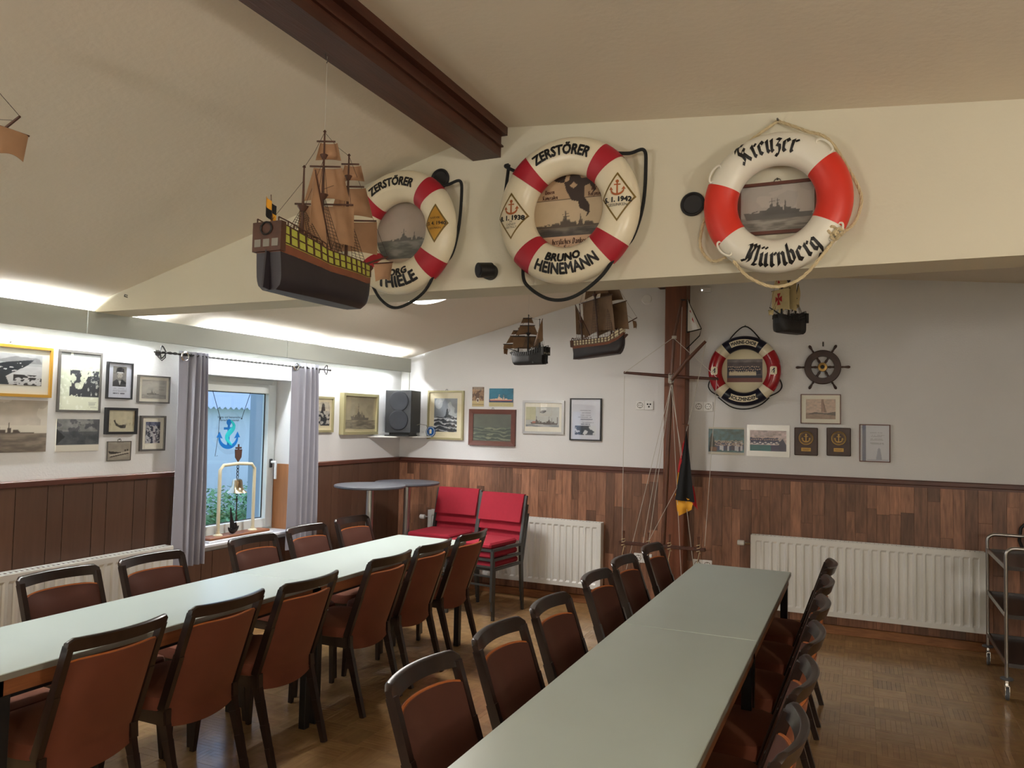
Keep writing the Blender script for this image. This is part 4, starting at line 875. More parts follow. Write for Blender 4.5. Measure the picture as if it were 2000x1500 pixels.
t = thing('junction_cover', 'round white junction cover high on the back wall, left of the post', 'cover', (-1.727, YB, 2.71)); MB().lathe([(0, -0.008), (0.04, -0.008), (0.045, -0.003), (0.045, 0), (0, 0)], 0, 0, 0, 28, 'y').build('lid', M['plastic'], t, smooth=True)
t = thing('motion_sensor', 'small white sensor box under the ceiling right of the post', 'sensor', (-1.21, YB, 2.765)); MB().cbox(-0.045, -0.03, -0.02, 0.045, 0, 0.02, 0.004).build('case', M['plastic'], t); MB().lathe([(0, -0.034), (0.007, -0.03), (0.007, -0.028), (0, -0.028)], -0.03, 0, -0.004, 8, 'y').build('lens', M['dome'], t)
tag(MB().tube([(-0.279, YB, 2.28), (-0.279, YB - 0.02, 2.28), (-0.279, YB - 0.024, 2.29)], 0.004, 6).box(-0.285, YB - 0.004, 2.262, -0.273, YB, 2.30).build('wall_hook', M['peg']), 'small metal hook on the wall above the ship wheel', 'hook')

# ---- ship wheel
t = thing('ship_helm', 'dark wooden ship steering wheel with a brass hub on the back wall', 'ship wheel', (-0.281, YB - 0.03, 2.093))
rm = MB().lathe([(0.088, -0.014), (0.132, -0.014), (0.137, -0.008), (0.137, 0.012), (0.088, 0.012), (0.085, 0.0), (0.088, -0.014)], 0, 0, 0, 48, 'y').build('rim', M['helm'], t)
for k in range(6):
    A = k * PI / 3; d = Vector((math.cos(A), 0, math.sin(A))); R = lambda r: tuple(d * r)
    MB().tube([R(r) for r in (0.02, 0.04, 0.055, 0.07, 0.09, 0.132, 0.138, 0.145, 0.155, 0.172, 0.188, 0.198, 0.203)], [0.009, 0.007, 0.010, 0.007, 0.009, 0.009, 0.006, 0.009, 0.006, 0.0085, 0.0115, 0.009, 0.004], 10).build('spoke', M['helm'], t, smooth=True)
h = MB().lathe([(0.016, -0.024), (0.034, -0.022), (0.036, -0.016), (0.036, 0.01), (0.016, 0.01), (0.012, -0.01), (0.016, -0.024)], 0, 0, 0, 32, 'y').build('brass_hub', M['brass'], t, smooth=True)
MB().lathe([(0, -0.012), (0.014, -0.012), (0.014, 0.0), (0, 0.0)], 0, 0, 0, 16, 'y').build('hub_bore', M['holes'], h)
MB().box(-0.01, 0.01, -0.01, 0.01, 0.03, 0.01).build('wall_mount', M['peg'], t)

# ---- loudspeaker on a glass-white shelf in the corner
t = thing('corner_shelf', 'white quarter shelf holding the loudspeaker in the corner', 'shelf', (XL, YB, 1.44))
pp = [(0.0, 0.0), (0.38, 0.0), (0.375, -0.13), (0.2, -0.40), (0.0, -0.56)]
m = MB(); m.poly([(x, z) for x, z in pp], -0.012, 0.0); m.v = [(x, z, -y - 0.012) for x, y, z in m.v]; m.build('board', M['white'], t)
MB().bar((0.01, -0.5, 0.004), (0.01, -0.02, 0.075), 0.006, 0.006).build('brace', M['white'], t)
sp = thing('loudspeaker', 'black two cone loudspeaker standing on the corner shelf', 'speaker', (-4.055, 6.42, 1.44), 0.22)
MB().cbox(-0.13, -0.16, 0.035, 0.13, 0.12, 0.44, 0.004).build('cabinet', M['spark'], sp)
MB().cbox(-0.135, -0.15, 0.0, 0.11, 0.10, 0.012, 0.002).cbox(-0.10, -0.12, 0.012, 0.10, 0.10, 0.035, 0.002).build('base', M['black'], sp)
for z in (0.335, 0.155): MB().lathe([(0, -0.004), (0.075, -0.008), (0.088, -0.010), (0.094, -0.008), (0.097, 0.0)], 0.005, -0.160, z, 40, 'y').build('driver', M['spark2'], sp, smooth=True)
MB().tube([(0.13, 0.02, 0.11), (0.15, 0.04, 0.12), (0.2, 0.1, 0.11), (0.215, 0.14, 0.05), (0.215, 0.16, 0.0)], 0.003, 6).build('cable', M['tedge'], sp)
tag(MB().box(-4.165, YB - 0.014, 1.9, -4.15, YB - 0.0, 2.19).build('cable_duct', M['white']), 'thin white cable duct in the corner above the loudspeaker', 'duct')

# ---- text helpers
def text_mesh(body, size, bold=0.0):
    cu = bpy.data.curves.new('lettering', 'FONT'); cu.body = body; cu.size = size; cu.align_x = 'CENTER'; cu.resolution_u = 2
    o = bpy.data.objects.new('tmp', cu); C.objects.link(o); dg = bpy.context.evaluated_depsgraph_get(); me = bpy.data.meshes.new_from_object(o.evaluated_get(dg)); bpy.data.objects.remove(o); bpy.data.curves.remove(cu)
    if bold:   # thicken the strokes with shifted copies
        n = len(me.vertices); co = [tuple(v.co) for v in me.vertices]; fs = [tuple(p.vertices) for p in me.polygons]; V_ = list(co); F_ = list(fs)
        for k in range(6):
            dx, dy = bold * math.cos(k * PI / 3), bold * math.sin(k * PI / 3); b = len(V_); V_ += [(x + dx, y + dy, 0) for x, y, z in co]; F_ += [tuple(b + i for i in f) for f in fs]
        me = bpy.data.meshes.new('lettering'); me.from_pydata(V_, [], F_)
    return me   # in the xy plane
def cut(bm, step, axis, lo, hi):
    x = lo + step; no = [0, 0, 0]; no[axis] = 1
    while x < hi:
        co = [0, 0, 0]; co[axis] = x; bmesh.ops.bisect_plane(bm, geom=bm.verts[:] + bm.edges[:] + bm.faces[:], plane_co=co, plane_no=no); x += step
def put_text(body, size, m, parent, fn, bold=0.0, step=0.012, name='lettering', src=None):
    me = src or text_mesh(body, size, bold); bm = bmesh.new(); bm.from_mesh(me); bmesh.ops.triangulate(bm, faces=bm.faces)
    xs = [v.co.x for v in bm.verts]; ys = [v.co.y for v in bm.verts]
    if step: cut(bm, step, 0, min(xs), max(xs)); cut(bm, step, 1, min(ys), max(ys))
    for v in bm.verts: v.co = fn(v.co.x, v.co.y)
    bm.normal_update(); bm.to_mesh(me); bm.free(); me.name = name; return link(name, me, m, parent)
def polys_mesh(polys):
    me = bpy.data.meshes.new('shape'); v = []; f = []
    for p in polys: b = len(v); v += [(x, y, 0) for x, y in p]; f.append(tuple(range(b, b + len(p))))
    me.from_pydata(v, [], f); return me
# broad-nib blackletter strokes on a 0..1 x-height grid
BL = {
 'r': (0.5, [[(.12, .85), (.2, 1), (.2, .12), (.32, 0)], [(.2, .75), (.42, 1), (.52, .86)]]),
 'e': (0.56, [[(.48, .12), (.32, 0), (.14, .15), (.14, .82), (.34, 1), (.5, .78), (.16, .46)]]),
 'u': (0.68, [[(.08, .88), (.16, 1), (.16, .15), (.3, 0), (.52, .2)], [(.46, .88), (.52, 1), (.52, .12), (.64, 0)]]),
 'n': (0.68, [[(.08, .86), (.16, 1), (.16, .1), (.08, .0)], [(.16, .78), (.38, 1), (.52, .84), (.52, .12), (.64, 0)]]),
 'm': (1.02, [[(.08, .86), (.16, 1), (.16, .1), (.08, 0)], [(.16, .78), (.36, 1), (.5, .84), (.5, .1), (.42, 0)], [(.5, .78), (.7, 1), (.84, .84), (.84, .12), (.96, 0)]]),
 'i': (0.36, [[(.1, .86), (.18, 1), (.18, .12), (.32, 0)], [(.12, 1.42), (.2, 1.32)]]),
 'z': (0.56, [[(.08, .9), (.2, 1), (.46, .9), (.2, .5), (.42, .42), (.46, .1), (.3, -.3), (.08, -.2)]]),
 'b': (0.62, [[(.06, 1.5), (.16, 1.6), (.16, .15), (.32, 0), (.5, .2), (.5, .8), (.34, 1), (.16, .8)]]),
 'g': (0.62, [[(.5, .85), (.32, 1), (.14, .82), (.14, .25), (.3, .08), (.48, .25)], [(.46, .96), (.5, .86), (.5, -.15), (.32, -.42), (.08, -.3)]]),
 'd': (0.6, [[(.22, 1.5), (.46, 1.05), (.5, .8), (.5, .15), (.32, 0), (.14, .15), (.14, .75), (.3, .95), (.48, .85)]]),
 'a': (0.62, [[(.12, .9), (.3, 1), (.46, .85), (.46, .12), (.58, 0)], [(.46, .55), (.18, .42), (.14, .15), (.28, 0), (.46, .18)]]),
 'o': (0.6, [[(.3, 1), (.14, .82), (.14, .18), (.3, 0), (.5, .18), (.5, .82), (.3, 1)]]),
 's': (0.5, [[(.42, .9), (.28, 1), (.12, .78), (.42, .4), (.4, .1), (.24, 0), (.08, .1)]]),
 'h': (0.64, [[(.06, 1.5), (.16, 1.6), (.16, .1), (.08, 0)], [(.16, .78), (.36, 1), (.5, .8), (.5, .1), (.36, -.25)]]),
 'k': (0.58, [[(.06, 1.5), (.16, 1.6), (.16, .1), (.08, 0)], [(.16, .55), (.36, .98), (.46, .8), (.2, .5), (.4, .12), (.52, 0)]]),
 'l': (0.34, [[(.06, 1.5), (.16, 1.6), (.16, .12), (.3, 0)]]), 'c': (0.5, [[(.44, .88), (.3, 1), (.14, .82), (.14, .15), (.28, 0), (.44, .12)]]),
 'K': (1.0, [[(.1, 1.25), (.24, 1.6), (.5, 1.45), (.62, 1.62), (.8, 1.5)], [(.4, 1.45), (.22, 1.0), (.38, .62), (.34, .15), (.12, 0), (.02, .16)], [(.38, .8), (.64, 1.15), (.72, .95), (.5, .72), (.68, .25), (.84, .0), (.96, .1)]]),
 'N': (1.1, [[(.02, .1), (.14, 0), (.3, .25), (.3, 1.25), (.16, 1.5), (.04, 1.3)], [(.3, 1.3), (.5, 1.58), (.66, 1.3), (.52, .8), (.52, .25), (.42, .05)], [(.66, 1.35), (.84, 1.55), (.94, 1.35), (.94, .3), (.8, 0), (1.04, -.0)]]),
 'U': (0.9, [[(.1, 1.4), (.26, 1.55), (.3, 1.2), (.14, .6), (.2, .15), (.4, 0), (.66, .3)], [(.56, 1.5), (.68, 1.6), (.68, .15), (.82, 0)]]),
 'H': (0.95, [[(.08, 1.35), (.24, 1.58), (.3, 1.3), (.24, .2), (.1, 0)], [(.26, .9), (.5, 1.1), (.68, .9), (.68, .2), (.5, -.2)], [(.3, 1.45), (.6, 1.6), (.76, 1.45)]]),
 'D': (0.9, [[(.1, 1.3), (.3, 1.58), (.6, 1.5), (.76, 1.1), (.72, .3), (.5, 0), (.22, .05), (.14, .3)], [(.34, 1.3), (.28, .8), (.34, .2)]]),
 'M': (1.2, [[(.02, .1), (.14, 0), (.28, .25), (.28, 1.25), (.14, 1.5)], [(.28, 1.3), (.46, 1.58), (.58, 1.3), (.58, .1)], [(.58, 1.3), (.8, 1.58), (.92, 1.3), (.92, .15), (1.08, 0)]]),
 'B': (0.9, [[(.1, 1.3), (.28, 1.58), (.56, 1.5), (.62, 1.15), (.36, .9), (.66, .7), (.68, .25), (.44, 0), (.14, .15)], [(.3, 1.4), (.28, .2)]]),
 '-': (0.5, [[(.1, .5), (.38, .5)]]), ' ': (0.42, []), '.': (0.3, [[(.1, .12), (.18, .02)]]), 
}
def nib(text, xh, nibw=0.22, ang=math.radians(40)):
    polys = []; x = 0; nx_, ny_ = math.cos(ang) * nibw / 2, math.sin(ang) * nibw / 2
    for ch in text:
        base = {'ü': 'u', 'ä': 'a', 'ö': 'o'}.get(ch, ch); wd, st = BL[base]; st = list(st)
        if ch in 'üäö': st = st + [[(.10, 1.46), (.20, 1.34)], [(.42, 1.46), (.52, 1.34)]]
        for s in st:
            for (ax, ay), (bx, by_) in zip(s[:-1], s[1:]):
                q = [(ax - nx_, ay - ny_), (ax + nx_, ay + ny_), (bx + nx_, by_ + ny_), (bx - nx_, by_ - ny_)]
                A_ = sum(q[i][0] * q[(i + 1) % 4][1] - q[(i + 1) % 4][0] * q[i][1] for i in range(4))
                if A_ < 0: q.reverse()
                polys.append([((x + u) * xh, v * xh) for u, v in q])
        x += wd + 0.06
    return [[(u - x * xh / 2, v) for u, v in q] for q in polys]

# ================= LIFE RINGS =================
# local: x right, z up, -y towards the room; centre of the torus at the origin, wall at y = +depth
def torus_seg(R, r, rd, a0, a1, n=12, closed=False, nm=28):
    m = MB(); na = max(3, int(abs(a1 - a0) / (PI / 48)))
    for i in range(na + (0 if closed else 1)):
        A = a0 + (a1 - a0) * i / na
        for k in range(nm):
            B = 2 * PI * k / nm; q = R + r * math.cos(B); m.v.append((q * math.cos(A), -rd * math.sin(B), q * math.sin(A)))
    for i in range(na if closed else na):
        j = (i + 1) % (na if closed else na + 1)
        for k in range(nm): m.f.append((i * nm + k, i * nm + (k + 1) % nm, j * nm + (k + 1) % nm, j * nm + k))
    return m
def drape(R, r, rd, x, z, off):
    q = math.hypot(x, z); t_ = max(-0.985, min(0.985, (q - R) / r)); return Vector((x, -rd * math.sqrt(1 - t_ * t_) - off, z))
def arc_text(body, size, m, parent, R, r, rd, ang, rad, bottom=False, bold=0.0, src=None, off=0.0022, name='lettering', squeeze=1.0, vc=None):
    c = size * 0.35 if vc is None else vc
    def fn(x, y):
        x *= squeeze
        if bottom: a = ang + x / rad; q = rad - (y - c)
        else: a = ang - x / rad; q = rad + (y - c)
        return drape(R, r, rd, q * math.cos(a), q * math.sin(a), off)
    return put_text(body, size, m, parent, fn, bold, 0.010, name, src)
def sector_mesh(r0, r1, a0, a1, n=24):
    P = []; 
    for i in range(n): 
        A = a0 + (a1 - a0) * i / n; B = a0 + (a1 - a0) * (i + 1) / n; P.append([(r0 * math.cos(A), r0 * math.sin(A)), (r1 * math.cos(A), r1 * math.sin(A)), (r1 * math.cos(B), r1 * math.sin(B)), (r0 * math.cos(B), r0 * math.sin(B))])
    return polys_mesh(P)
D2 = math.radians
def ring_base(label, loc, R, r, rd, mat_, rope_pts, rope_mat, rope_r=0.0065, tilt=0.0):
    t = thing('life_ring', label, 'life ring', loc, 0); t.rotation_euler = (0, tilt, 0)
    torus_seg(R, r, rd, 0, 2 * PI, closed=True).build('ring', M[mat_], t, smooth=True)
    for pts in rope_pts:
        # smooth the polyline
        P = [Vector(p) for p in pts]; out = []
        for i in range(len(P) - 1):
            a = P[max(0, i - 1)]; b = P[i]; c = P[i + 1]; d = P[min(len(P) - 1, i + 2)]
            for k in range(8):
                s = k / 8; out.append(0.5 * ((2 * b) + (-a + c) * s + (2 * a - 5 * b + 4 * c - d) * s * s + (-a + 3 * b - 3 * c + d) * s ** 3))
        out.append(P[-1]); 
        if rope_mat == 'rope':
            m = MB()
            for q in range(3):
                tw = []
                for i, p in enumerate(out):
                    tg = (out[min(i + 1, len(out) - 1)] - out[max(i - 1, 0)]).normalized(); n1 = tg.cross(Vector((0, 1, 0.01))).normalized(); n2 = tg.cross(n1); A = i * 1.1 + q * 2 * PI / 3
                    tw.append(p + (n1 * math.cos(A) + n2 * math.sin(A)) * rope_r * 0.5)
                m.tube(tw, rope_r * 0.62, 6)
            m.build('rope', M[rope_mat], t, smooth=True)
        else: MB().tube(out, rope_r, 8).build('rope', M[rope_mat], t, smooth=True)
    return t
def bands(t, R, r, rd, mids, half, m, name='band', off=0.0015):
    for a in mids: torus_seg(R, r + off, rd + off, D2(a - half), D2(a + half)).build(name, M[m], t, smooth=True)
def diamond(t, R, r, rd, ang, w_, h, line=0.006):
    cx, cz_ = R * math.cos(D2(ang)), R * math.sin(D2(ang)); o = [(0, h), (w_, 0), (0, -h), (-w_, 0)]; k = 1 - line / w_ * 1.3; n = [(x * k, z * k) for x, z in o]
    P = [[o[i], o[(i + 1) % 4], n[(i + 1) % 4], n[i]] for i in range(4)]
    put_text('', 1, M['gold'], t, lambda x, y: drape(R, r, rd, cx + x, cz_ + y, 0.0016), 0, 0.012, 'diamond_outline', polys_mesh(P)); return cx, cz_
def flat_text(t, body, size, m, cx, cz_, R, r, rd, bold=0.0, src=None, name='lettering', sq=1.0, off=0.002):
    return put_text(body, size, m, t, lambda x, y: drape(R, r, rd, cx + x * sq, cz_ + y - size * 0.35, off), bold, 0.012, name, src)

# --- ring two: cream with crimson bands, black rope
R, r, rd = 0.232, 0.077, 0.062
rp = [[(-0.285, 0.02, 0.235), (-0.295, 0.01, 0.225), (-0.225, -0.0, 0.185)], [(-0.285, 0.02, 0.235), (-0.30, 0.02, 0.10), (-0.312, 0.02, -0.02), (-0.27, 0.03, -0.14), (-0.20, 0.0, -0.225)], [(0.20, 0.0, 0.22), (0.26, 0.01, 0.215), (0.315, 0.02, 0.225), (0.322, 0.03, 0.16), (0.312, 0.03, 0.0), (0.27, 0.03, -0.13), (0.225, 0.0, -0.18)],
      [(-0.20, 0.0, -0.225), (-0.17, -0.03, -0.305), (-0.06, -0.045, -0.375), (0.05, -0.045, -0.37), (0.16, -0.03, -0.29), (0.225, 0.0, -0.18)]]
t = ring_base('cream life ring with crimson bands lettered ZERSTÖRER BRUNO HEINEMANN, middle of the wall beam', (-1.117, 2.995, 2.497), R, r, rd, 'ring', rp, 'blackrope', 0.0075)
bands(t, R, r, rd, (136, 48, -41, -131), 8.5, 'redband')
arc_text('ZERSTÖRER', 0.060, M['letter'], t, R, r, rd, D2(93), 0.242, bold=0.0030, squeeze=0.80)
arc_text('BRUNO', 0.046, M['letter'], t, R, r, rd, D2(-89), 0.208, True, bold=0.0028, squeeze=0.95)
arc_text('HEINEMANN', 0.062, M['letter'], t, R, r, rd, D2(-86), 0.253, True, bold=0.0030, squeeze=0.78)
cx, cz_ = diamond(t, R, r, rd, 184, 0.070, 0.100)
flat_text(t, '8. 1. 1938', 0.028, M['letter'], cx, cz_ - 0.008, R, r, rd, 0.0016); flat_text(t, 'IN', 0.012, M['letter'], cx, cz_ - 0.024, R, r, rd); flat_text(t, 'DIENST', 0.013, M['letter'], cx, cz_ - 0.036, R, r, rd); flat_text(t, 'GESTELLT', 0.012, M['letter'], cx, cz_ - 0.048, R, r, rd)
put_text('', 1, M['copper'], t, lambda x, y: drape(R, r, rd, cx + x, cz_ + 0.035 + y, 0.0022), 0, 0.012, 'anchor_emblem', polys_mesh(anchor_polys(0.056)))
cx2, cz2 = diamond(t, R, r, rd, 5, 0.070, 0.100)
flat_text(t, '5. 1. 1942', 0.028, M['letter'], cx2, cz2 - 0.010, R, r, rd, 0.0016); flat_text(t, 'GESUNKEN', 0.016, M['letter'], cx2, cz2 - 0.032, R, r, rd)
put_text('', 1, M['copper'], t, lambda x, y: drape(R, r, rd, cx2 + x, cz2 + 0.035 + y, 0.0022), 0, 0.012, 'anchor_emblem', polys_mesh(anchor_polys(0.056)))
A = Art(120, 120, (186, 158, 126), 41); A.mottle(.06, 4, 4); A.rect(0, .25, 1, .68, (196, 176, 146)); A.mottle(.04, 8, 8); A.rect(0, .675, 1, .683, (70, 54, 44)); A.sea(.36, (66, 62, 58), (120, 112, 102)); A.rect(0, 0, 1, .23, (206, 172, 142)); A.ship(.02, 1.0, .33, (112, 100, 86), .06, .2); A.ship(.04, .98, .345, (84, 74, 64), .04, .16)
A.poly([(.25, .93), (.33, 1.0), (.43, .98), (.40, .88), (.43, .78), (.5, .66), (.58, .64), (.6, .56), (.70, .5), (.68, .44), (.73, .5), (.72, .6), (.66, .68), (.66, .82), (.72, .84), (.77, .76), (.74, .7), (.80, .76), (.78, .86), (.70, .92), (.62, .92), (.55, 1.0), (.48, .98), (.46, .9), (.38, .88), (.3, .9)], (58, 44, 38))
A.poly([(.47, .84), (.52, .88), (.57, .84), (.52, .80)], (186, 158, 126))
bd = printmesh('backing_picture', A, -0.176, 0.176, -0.176, 0.176, 0.045, t); MB().lathe([(0, 0.047), (0.2, 0.047), (0.2, 0.052), (0, 0.052)], 0, 0, 0, 40, 'y').build('backing_board', M['cream'], t)
for txt, x_, z_, xh in (('Unsern', -0.100, 0.092, 0.0105), ('Kameraden', -0.098, 0.068, 0.0105), ('der M-K', 0.120, 0.092, 0.0125), ('Holzminden', 0.112, 0.068, 0.0115), ('herzliches Dankeschön', 0.01, -0.128, 0.0145), ('Heinemänner', 0.02, -0.156, 0.0135)):
    put_text('', 1, M['shipwood'], bd, lambda x, y, x_=x_, z_=z_: Vector((x_ + x, 0.0438, z_ + y)), 0, 0, 'lettering', polys_mesh(nib(txt, xh, 0.36)))

# --- ring one: cream, left
R, r, rd = 0.215, 0.073, 0.06
rp = [[(0.17, 0.0, 0.20), (0.23, 0.01, 0.2), (0.292, 0.02, 0.215), (0.297, 0.03, 0.15), (0.285, 0.03, 0.0), (0.25, 0.03, -0.12), (0.20, 0.0, -0.17)], [(0.20, 0.0, -0.17), (0.14, -0.02, -0.29), (0.02, -0.04, -0.355), (-0.08, -0.03, -0.31), (-0.17, 0, -0.20)], [(-0.17, 0.0, 0.20), (-0.25, 0.01, 0.21), (-0.28, 0.03, 0.1), (-0.27, 0.03, -0.1), (-0.17, 0.0, -0.20)]]
t = ring_base('cream life ring lettered ZERSTÖRER GEORG THIELE behind the big model ship', (-1.935, 2.995, 2.472), R, r, rd, 'ring', rp, 'blackrope', 0.007)
bands(t, R, r, rd, (140, 47, -42, -131), 9, 'redband')
put_text('', 1, M['decal'], t, lambda x, y: drape(R, r, rd, x, y, 0.0008), 0, 0.012, 'label_patch', sector_mesh(R - 0.026, R + 0.04, D2(72), D2(124)))
arc_text('ZERSTÖRER', 0.054, M['letter'], t, R, r, rd, D2(96), 0.224, bold=0.0028, squeeze=0.84, off=0.003)
arc_text('GEORG', 0.044, M['letter'], t, R, r, rd, D2(-90), 0.196, True, bold=0.0026, off=0.003)
arc_text('THIELE', 0.066, M['letter'], t, R, r, rd, D2(-85), 0.238, True, bold=0.0032, off=0.003)
cx, cz_ = diamond(t, R, r, rd, 3, 0.058, 0.088)
put_text('', 1, M['goldframe'], t, lambda x, y: drape(R, r, rd, cx + x, cz_ + y, 0.0008), 0, 0.012, 'diamond_plate', polys_mesh([[(0, 0.088), (-0.058, 0), (0, -0.088), (0.058, 0)]]))
flat_text(t, '13. 4. 1940', 0.022, M['letter'], cx, cz_, R, r, rd, 0.0006, off=0.003); flat_text(t, 'NARVIK', 0.014, M['letter'], cx, cz_ + 0.024, R, r, rd, off=0.003); flat_text(t, 'GESUNKEN', 0.012, M['letter'], cx, cz_ - 0.022, R, r, rd, off=0.003)
A = Art(90, 90, (178, 166, 156), 42); A.mottle(.06, 4, 4); A.sea(.42, (92, 94, 92), (142, 142, 136)); A.ship(.1, .98, .41, (98, 96, 94), .03, .18); A.rect(0, 0, 1, .16, (190, 172, 152))
printmesh('backing_picture', A, -0.16, 0.16, -0.16, 0.16, 0.045, t); MB().lathe([(0, 0.047), (0.19, 0.047), (0.19, 0.052), (0, 0.052)], 0, 0, 0, 40, 'y').build('backing_board', M['cream'], t)

# --- ring three: white and orange-red with natural rope
R, r, rd = 0.203, 0.062, 0.055
rp = [[(-0.20, 0.0, 0.16), (-0.11, 0.03, 0.25), (-0.01, 0.055, 0.325), (0.01, 0.055, 0.325), (0.10, 0.03, 0.27), (0.18, 0.01, 0.22), (0.25, 0.02, 0.10), (0.29, 0.03, -0.0), (0.27, 0.02, -0.09), (0.225, 0.0, -0.135)], [(0.215, -0.02, -0.14), (0.17, -0.045, -0.21), (0.09, -0.05, -0.30), (0.0, -0.05, -0.325), (-0.09, -0.05, -0.285), (-0.15, -0.02, -0.215)], [(-0.17, 0.0, -0.19), (-0.24, 0.02, -0.20), (-0.285, 0.03, -0.13), (-0.265, 0.03, -0.02), (-0.22, 0.02, 0.06)]]
t = ring_base('white life ring with orange red sections lettered Kreuzer Nürnberg, right on the wall beam', (-0.290, 3.0, 2.452), R, r, rd, 'ringwhite', rp, 'rope', 0.006)
for a0, a1 in ((160, 217), (-27, 38)): torus_seg(R, r + 0.0008, rd + 0.0008, D2(a0), D2(a1)).build('painted_section', M['redpaint'], t, smooth=True)
for a in (47, 151, 223, -33):
    c0, s0 = math.cos(D2(a)), math.sin(D2(a)); q = (R + r * 0.75)
    MB().tube([(q * math.cos(D2(a + 8 * math.cos(B))) * (1 + 0.06 * math.sin(B)), -rd * 0.66 - 0.004, q * math.sin(D2(a + 8 * math.cos(B))) * (1 + 0.06 * math.sin(B))) for B in [2 * PI * i / 24 for i in range(24)]], 0.004, 6, closed=True).build('rope_slot', M['ringwhite'], t, smooth=True)
for k, (x_, z_) in enumerate(((0.195, -0.13), (0.218, -0.14), (0.205, -0.152))): MB().tube([(x_ + 0.013 * math.cos(A), -0.045 + 0.006 * math.sin(3 * A), z_ + 0.012 * math.sin(A)) for A in [2 * PI * i / 16 for i in range(16)]], 0.006, 6, closed=True).build('rope_knot', M['rope'], t, smooth=True)
def blet(txt, xh, ang, rad, bottom):
    me = polys_mesh(nib(txt, xh, 0.30)); arc_text('', xh, M['letter'], t, R, r, rd, ang, rad, bottom, src=me, off=0.002, vc=xh * 0.75)
blet('Kreuzer', 0.047, D2(98), 0.213, False); blet('Nürnberg', 0.046, D2(-83), 0.213, True)
MB().tube([(0, 0.03, 0.33), (0, 0.068, 0.335)], 0.004, 6).build('nail', M['peg'], t)
A = Art(120, 84, (172, 166, 160), 43); A.put(A.noise(3, 3) > .55, (188, 182, 174), .6); A.sea(.32, (104, 102, 98), (150, 146, 138)); A.ship(.05, .97, .27, (92, 92, 92), .13, .34); A.ship(.3, .8, .36, (84, 84, 84), .1, .3); A.sea(.24, (96, 94, 90), (156, 152, 144))
picture('brown framed photo of a grey cruiser at sea, seen through the red and white ring', 'D', -0.437, -0.147, 2.348, 2.548, A, 'brownf', 0.012, 0.02, nail=True, tilt=0.0)

# --- choir ring on the back wall
R, r, rd = 0.236, 0.054, 0.045
rp = [[(-0.17, 0.0, 0.20), (0.0, 0.035, 0.375), (0.17, 0.0, 0.20)], [(0.27, 0.02, -0.05), (0.295, 0.03, -0.12), (0.27, 0.02, -0.17), (0.20, 0.0, -0.21)], [(-0.27, 0.02, -0.05), (-0.295, 0.03, -0.12), (-0.27, 0.02, -0.17), (-0.20, 0.0, -0.21)], [(-0.21, 0.0, -0.22), (-0.1, 0.01, -0.30), (0.02, 0.01, -0.315), (0.13, 0.01, -0.28), (0.2, 0.0, -0.22)]]
t = ring_base('navy, cream and red life ring lettered MARINE-CHOR HOLZMINDEN on the back wall', (-0.885, YB - 0.05, 2.066), R, r, rd, 'ring', rp, 'blackrope', 0.005)
bands(t, R, r, rd, (0, 180), 36, 'gloss_red', 'painted_section'); bands(t, R, r, rd, (90, -90), 39, 'navy', 'painted_section')
for a, wd_, tx, bt in ((90, 27, 'MARINE-CHOR', False), (-90, 27, 'HOLZMINDEN', True)):
    pm = put_text('', 1, M['decal'], t, lambda x, y: drape(R, r, rd, x, y, 0.0035), 0, 0.010, 'name_plate', sector_mesh(R - 0.024, R + 0.024, D2(a - wd_), D2(a + wd_)))
    arc_text(tx, 0.040, M['letter'], t, R, r, rd, D2(a), R, bt, bold=0.0016, off=0.005, squeeze=0.86 if bt else 0.76)
for a in (0, 180):
    cx, cz_ = R * math.cos(D2(a)), 0.0
    o = [(0.027 * (abs(math.cos(q)) ** 0.4) * (1 if math.cos(q) > 0 else -1), 0.034 * (abs(math.sin(q)) ** 0.4) * (1 if math.sin(q) > 0 else -1)) for q in [2 * PI * i / 24 for i in range(24)]]
    put_text('', 1, M['decal'], t, lambda x, y: drape(R, r, rd, cx + x, cz_ + y, 0.004), 0, 0.012, 'crest_plate', polys_mesh([o]))
    lion = [[(-.2, -.8), (.0, -.3), (.1, .1), (-.3, .0), (-.5, .3), (-.1, .3), (.0, .7), (.4, .8), (.5, .4), (.3, .2), (.5, -.1), (.3, -.5), (.5, -.8), (.2, -.8), (.1, -.5)], [(-.6, -.5), (-.5, .0), (-.35, .1), (-.4, -.4)]]
    put_text('', 1, M['navy'], t, lambda x, y: drape(R, r, rd, cx + x * 0.024, cz_ + y * 0.028, 0.0055), 0, 0, 'crest', polys_mesh(lion))
A = Art(96, 64, (86, 78, 80), 44); A.rect(0, .86, 1, 1, (120, 112, 112)); A.mottle(.2, 8, 8); A.people(.45, .66, 15, [(196, 172, 150)], [(34, 38, 56), (44, 44, 60)], 2); A.people(.34, .48, 12, [(206, 186, 160)], [(212, 200, 170)], 1, .1, .85); A.rect(0, .18, 1, .3, (40, 42, 60), .85); A.rect(0, 0, 1, .18, (124, 74, 66))
MB().lathe([(0, 0.032), (0.215, 0.032), (0.215, 0.04), (0, 0.04)], 0, 0, 0, 40, 'y').build('backing_board', M['cream'], t)
printmesh('choir_photo', A, -0.142, 0.142, -0.092, 0.10, 0.030, t)
MB().tube([(0, 0.03, 0.37), (0, 0.05, 0.385)], 0.004, 6).build('nail', M['peg'], t)

